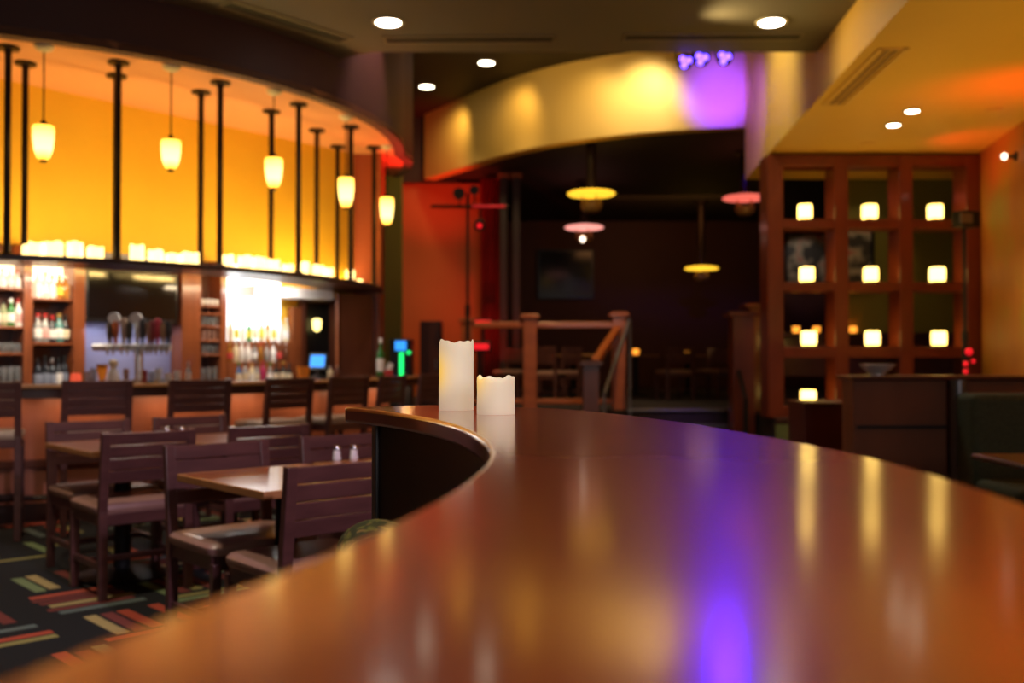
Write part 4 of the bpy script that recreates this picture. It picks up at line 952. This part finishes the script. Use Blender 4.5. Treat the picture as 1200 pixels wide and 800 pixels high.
big_pendant(822, 314.5, 40, 20.4, M['disc_y'], 'small amber disc pendant deep in the stage room')
tv2 = root('television', (PY(663, 418, 23.2).x, 23.19, zat(321, 23.2)), 0, 'black television on the far stage wall', 'television')
hs = MB().box((0, .06, 0), (1.32, .08, 1.16)).build('housing', M['black_plastic'], tv2, bevel=.015)
MB().box((0, .018, .01), (1.22, .012, 1.03)).build('screen', M['screen'], hs)
# dim tables and chairs on the platform
dark = [(655, 15.6, .9), (600, 16.4, 2.6), (640, 14.9, -.4), (790, 16.5, .3), (835, 17.6, 2.4)]
dl = ['dim chair at the stage table behind the railing middle', 'dim chair behind the railing beside the curtain', 'dim chair just behind the railing by its middle post', 'dim chair at the top of the steps', 'dim chair far behind the steps']
for i, (x, Y, r) in enumerate(dark):
    p = PY(x, 418, Y); put(chair, False, (p.x, Y, PLAT), r, dl[i], 'dim chairs in the stage room')
for x, Y, lab in ((672, 16.2, 'dim table in the stage room behind the railing'), (745, 18.5, 'dim table in the stage room carrying an amber votive'), (806, 19.2, 'dim table far in the stage room past the steps with votive')):
    p = PY(x, 418, Y); put(tab, False, (p.x, Y, PLAT), .3, lab, 'dim tables in the stage room')
def votive(p, label, s=.055):
    t = root('votive', p, 0, label, 'candle holder', 'amber votives in the stage room')
    MB().lathe([(s * .7, 0), (s, .02), (s, s * 1.8), (s * .9, s * 1.8), (s * .8, .03)], n=16).build('glass_cup', M['amber'], t, smooth=True)
p = PY(745, 418, 18.5); votive((p.x, p.y, PLAT + .7505), 'amber votive on the dim table behind the stair rail', .06)
p = PY(805, 418, 19.2); votive((p.x, p.y, PLAT + .7505), 'amber votive on the table past the steps', .055)
sh_ = root('wall_shelf', (0, 0, 0), 0, 'dark ledge on the olive wall behind the lattice', 'shelf')
MB().box((6.15, 15.1, zat(388, 15.1) - .05), (4.1, .19, .05)).build('board', M['cherry_dark'], sh_, bevel=.006)
MB().box((6.15, 15.16, zat(388, 15.1) - .32 - .06), (4.1, .06, .6)).build('panel', M['cherry_dark'], sh_)
p = PY(1000, 418, 15.1); votive((p.x, 15.1, zat(388, 15.1) - .0245), 'amber votive on the ledge behind the middle lattice column', .055)
for x, lab in ((933, 'amber votive behind the lattice, nearer the stage'), (957, 'amber votive behind the lattice, farther from the stage')):
    p = PY(x, 418, 15.1); votive((p.x, 15.1, zat(388, 15.1) - .0245), lab, .055)

# light stands
def light_stand(name, x, Y, ytop, label, bar=None):
    p = PY(x, 418, Y); t = root(name, (p.x, Y, 0), 0, label, 'light stand'); zt = zat(ytop, Y)
    m = MB(); m.tube((0, 0, .35), (0, 0, zt * .55), .026, n=12); m.tube((0, 0, zt * .5), (0, 0, zt), .019, n=12); m.build('pole', M['black'], t, smooth=True)
    for a in (.5, 2.6, 4.7): MB().tube((0, 0, .75), (.55 * math.cos(a), .55 * math.sin(a), .012), .014, n=8).build('leg', M['black'], t, smooth=True)
    MB().tube((0, 0, .68), (0, 0, .8), .04, n=14).build('collar', M['black'], t, smooth=True); MB().tube((0, 0, zt * .53), (0, 0, zt * .57), .036, n=14).build('collar', M['black'], t, smooth=True)
    return t, zt
t, zt = light_stand('light_stand', 548, 12.75, 226, 'black light stand with a cross bar before the stage')
b0_, b1_ = PY(505, 242, 12.75).x - t.location.x, PY(596, 242, 12.75).x - t.location.x; zb2 = zat(242, 12.75)
MB().tube((b0_, 0, zb2), (b1_, 0, zb2), .022, n=12).build('cross_bar', M['bronze'], t, smooth=True)
for (x, y, r) in ((538, 228, .075), (556, 224, .06)):
    xx = PY(x, 418, 12.75).x - t.location.x; z = zat(y, 12.75)
    MB().tube((xx, -.09, z), (xx, .1, z + .03), r, r * .7, 18).tube((xx, 0, z), (xx, 0, zb2), .012, n=8).build('lamp_head', M['black'], t, smooth=True)
xx = PY(562, 418, 12.75).x - t.location.x; z = zat(265, 12.75)
MB().tube((xx, 0, z), (xx, 0, zb2), .012, n=8).tube((xx, .08, z + .05), (xx, -.05, z), .06, .075, 16).build('lamp_head', M['black'], t, smooth=True)
MB().tube((xx, -.052, z), (xx, -.06, z - .002), .032, n=16).build('lamp_lens', M['red_led'], t)
MB().box(((b1_ * .52), -.03, zb2), (b1_ * .8, .02, .028)).build('led_strip', emit('lit_dim_red_led', (1, .02, .03), .35, (.3, .01, .01)), t)
t, zt = light_stand('light_stand', 1131, 10.6, 262, 'tall black stand with box lamp and red lights beside the lattice')
MB().box((0, -.05, zt + .04), (.24, .16, .17), Matrix.Rotation(.3, 3, 'Z')).build('lamp_head', M['black'], t, bevel=.012)
MB().box((-.04, -.14, zt + .04), (.16, .012, .11), Matrix.Rotation(.3, 3, 'Z')).build('lamp_front', M['grey_metal'], t, bevel=.004)
for (x, y, r) in ((1133, 412, .036), (1129, 426, .024), (1138, 423, .02), (1129, 435, .024)):
    xx = PY(x, 418, 10.6).x - t.location.x
    MB().lathe([(r * .5, -r), (r, -r * .4), (r, r * .4), (r * .5, r)], (xx, -.05, zat(y, 10.6)), n=14).build('red_light', M['red_led'], t, smooth=True)
# red floor lights by the stage
for (x, y, Y, w, lab) in ((561, 406, 15.0, .30, 'red stage floor light glowing behind the tall candle'), (566, 379, 16.6, .26, 'red stage light at the foot of the red curtain')):
    p = PY(x, y, Y); t = root('floor_light', (p.x, Y, PLAT), 0, lab, 'stage light', 'red stage lights')
    hz = p.z - PLAT
    m = MB(); m.tube((0, 0, 0.02), (0, 0, hz - .05), .03, n=10); m.lathe([(.16, 0), (.16, .02), (.05, .03)], n=18); m.build('stand', M['black'], t, smooth=True)
    MB().box((0, .04, hz), (w + .06, .10, .16)).build('housing', M['black'], t, bevel=.015)
    MB().box((0, -.014, hz), (w, .012, .09)).build('lens', M['red_led'], t, bevel=.03)
# kiosk past the bar end, dark cabinet
p = PY(470, 418, 11.6); kz = zat(397, 11.6)
kk_ = root('game_kiosk', (p.x, 11.6, 0), 0, 'black upright kiosk with blue screen and green light strip', 'kiosk')
MB().box((0, .1, kz / 2), (.25, .3, kz)).build('body', M['black_plastic'], kk_, bevel=.015)
MB().box((.0, -.055, zat(405, 11.6)), (.13, .012, .11)).build('screen', M['blue_scr'], kk_, bevel=.004)
MB().box((.01, -.055, zat(428, 11.6)), (.05, .012, .30)).build('light_strip', M['green_led'], kk_, bevel=.004)
MB().lathe([(.004, -.02), (.024, -.012), (.024, .012), (.004, .02)], (.095, -.06, zat(413, 11.6)), n=14).build('button', M['green_led'], kk_, smooth=True)
p0, p1 = PY(492, 418, 14.2), PY(517, 418, 14.2); dz = zat(376, 14.2)
dc = root('tall_cabinet', ((p0.x + p1.x) / 2, 14.2, PLAT), 0, 'dark tall cabinet against the orange wall beside the stage', 'cabinet')
MB().box((0, .2, (dz - PLAT) / 2), (p1.x - p0.x, .4, dz - PLAT)).build('body', M['panel_dark'], dc, bevel=.008)
MB().box((0, -.005, (dz - PLAT) * .5), (p1.x - p0.x - .06, .02, dz - PLAT - .1)).build('door', M['cherry_dark'], dc, bevel=.006)
MB().box((.08, -.025, (dz - PLAT) * .5), (.015, .02, .14)).build('handle', M['grey_metal'], dc)
# little wall lamp on the mottled wall
p = w1 + wd * 1.05; wl = root('wall_lamp', (p.x, p.y, zat(183, p.y)), math.atan2(wd.y, wd.x), 'small white wall lamp on the mottled wall past the lattice', 'wall lamp')
inw = -wn
li = Matrix.Rotation(-wl.rotation_euler.z, 3, 'Z') @ inw
MB().tube(li * .0, li * .02, .05, n=16).tube(li * .01, li * .10, .016, n=10).build('bracket', M['black'], wl, smooth=True)
MB().lathe([(.01, -.03), (.028, -.012), (.028, .018), (.018, .03)], li * .12, n=16).build('lamp_globe', M['bulb'], wl, smooth=True)

# ================================================================== LIGHT IN THE ROOM
# spots grazing the arch
for (x, y, pw, col) in ((530, 0, 44, (1, .72, .28)), (600, 0, 40, (1, .72, .28)), (690, 0, 26, (1, .80, .42)), (752, 0, 120, (1, .88, .64))):
    c = min(ac, key=lambda q: abs(600 + F * q.x / q.y - x)); spot('arch_wash', (c.x, c.y - .75, TOP - .12), (c.x, c.y + .02, ARCHZ + .25), pw, col, 96, 1.0, .1)
cR = ac[-4]
spot('violet_wash', (cR.x - .35, cR.y - 1.1, ARCHZ + .2), (cR.x - .15, cR.y, ARCHZ + .45), 620, (.07, .02, 1), 60, .9, .05)
spot('violet_wash', (2.0, 11.9, 4.9), (2.95, 12.4, 4.4), 170, (.10, .03, 1), 70, .9, .05)
spot('soffit_face_wash', (1.7, 10.7, 5.2), (2.9, 11.0, 4.2), 120, (1, .86, .6), 90, .9, .08)
spot('soffit_face_wash', (1.5, 8.4, 3.9), (2.75, 7.6, 3.85), 45, (1, .72, .28), 110, .9, .08)
spot('fascia_wash', onring(4.62, -17, 5.35), onring(4.2, -17, 4.0), 190, (1, .62, .5), 46, .8, .05)
# added fills, without fittings, washing the orange soffit, red lamps at the wall
area('soffit_fill', (4.0, 8.9, 1.35), (4.1, 8.9, 3.6), 25, (1, .63, .10), 1.6, 2.4)
area('soffit_fill', (3.9, 5.6, 1.5), (3.9, 5.6, 3.6), 17, (1, .63, .10), 1.2, 1.8)
spot('red_wall_wash', (4.5, 8.5, 2.75), (4.45, 8.8, 3.65), 34, (1, .03, .01), 105, 1.0, .1)
spot('red_wall_wash', (4.6, 10.9, 3.0), (5.2, 10.9, 3.66), 14, (1, .03, .02), 100, .9, .05)
spot('red_stage_wash', (-.85, 15.0, .8), (-1.3, 17.8, 2.2), 60, (1, .05, .02), 70, .9, .06)
spot('red_stage_wash', (-.4, 15.6, .8), (-.4, 17.2, 2.4), 60, (1, .02, .02), 70, .9, .05)
spot('red_stage_wash', (-1.0, 15.2, 1.6), (-1.4, 17.2, 4.4), 420, (1, .05, .02), 50, .9, .06)
spot('red_soffit_wash', (-1.0, 12.9, 2.6), (-1.4, 11.85, 3.65), 170, (1, .03, .02), 62, .9, .05)
point('orange_wall_fill', (-1.75, 16.4, 2.4), 9, (1, .45, .15), .1)  # unseen point added to light the orange wall
spot('recess_beam', (.6, 10.2, TOP - .1), (.5, 13.4, 1.2), 420, (1, .60, .24), 46, .8, .06)  # added spot brightening the railing, no fitting above it
area('arch_wash', (-.2, 12.6, 5.35), (.0, 14.5, 4.7), 20, (1, .72, .3), 1.6, .3)  # added area fill for a general wash over the arch
spot('violet_beam', PY(803, 80, pe + .1), (2.3, 13.2, .5), 380, (.3, .14, 1), 11, 1.0, .15)
area('stage_room_fill', (3.0, 19.5, 4.3), (3.2, 23.3, 2.0), 14, (1, .42, .14), 2.5, .8)  # added fill warming the dark back wall, no lamp there
# violet light falling on the tables and the counter from the stage lights
spot('violet_beam', PY(822, 78, pe + .1), (-1.2, 4.4, .6), 60, (.45, .32, 1), 34, .8, .12)
spot('violet_beam', PY(849, 76, pe + .1), (.26, 1.75, 1.13), 95, (.035, .006, 1), 10, 1.0, .15)
# added fill from behind the viewer, for the chairs and candles
area('rear_fill', (2.1, -2.6, 2.3), (-1.2, 5, .5), 60, (1, .90, .90), 2.4, 1.6)
spot('violet_beam', (1.75, .3, 3.9), (-1.55, 4.75, .6), 620, (.92, .72, 1), 27, .8, .15)  # added lilac spot on the chair backs, not one of the stage lights
spot('table_fill', (-2.5, 4.3, PANEL - .06), (-2.4, 4.6, 0), 230, (1, .82, .62), 105, .8, .1)  # unseen spot added to brighten tables, seats and carpet
spot('counter_downlight', (.25, 1.15, PANEL - .1), (.15, 1.2, 1.1), 150, (1, .80, .52), 62, .9, .08)
w = bpy.data.worlds.new('World'); SC.world = w; w.use_nodes = True
w.node_tree.nodes['Background'].inputs['Color'].default_value = (.55, .5, .6, 1); w.node_tree.nodes['Background'].inputs['Strength'].default_value = .02

# ================================================================== CAMERA
cam = bpy.data.cameras.new('Camera'); co_ = bpy.data.objects.new('Camera', cam); COL.objects.link(co_)
co_.location = (0, 0, ZC); co_.rotation_euler = (PI / 2 + TILT, 0, 0)
cam.sensor_width = 36; cam.lens = F / 1200 * 36; cam.clip_start = .01; cam.clip_end = 100
cam.dof.use_dof = True; cam.dof.focus_distance = 2.08; cam.dof.aperture_fstop = 2.8
SC.camera = co_
SC.view_settings.view_transform = 'Standard'
try: SC.view_settings.look = 'None'
except Exception: pass
SC.view_settings.exposure = 0; SC.view_settings.gamma = 1; SC.view_settings.use_curve_mapping = False
SC.cycles.use_denoising = True
SC.cycles.max_bounces = 8; SC.cycles.transmission_bounces = 6; SC.cycles.sample_clamp_indirect = 6
SC.cycles.caustics_reflective = False; SC.cycles.caustics_refractive = False
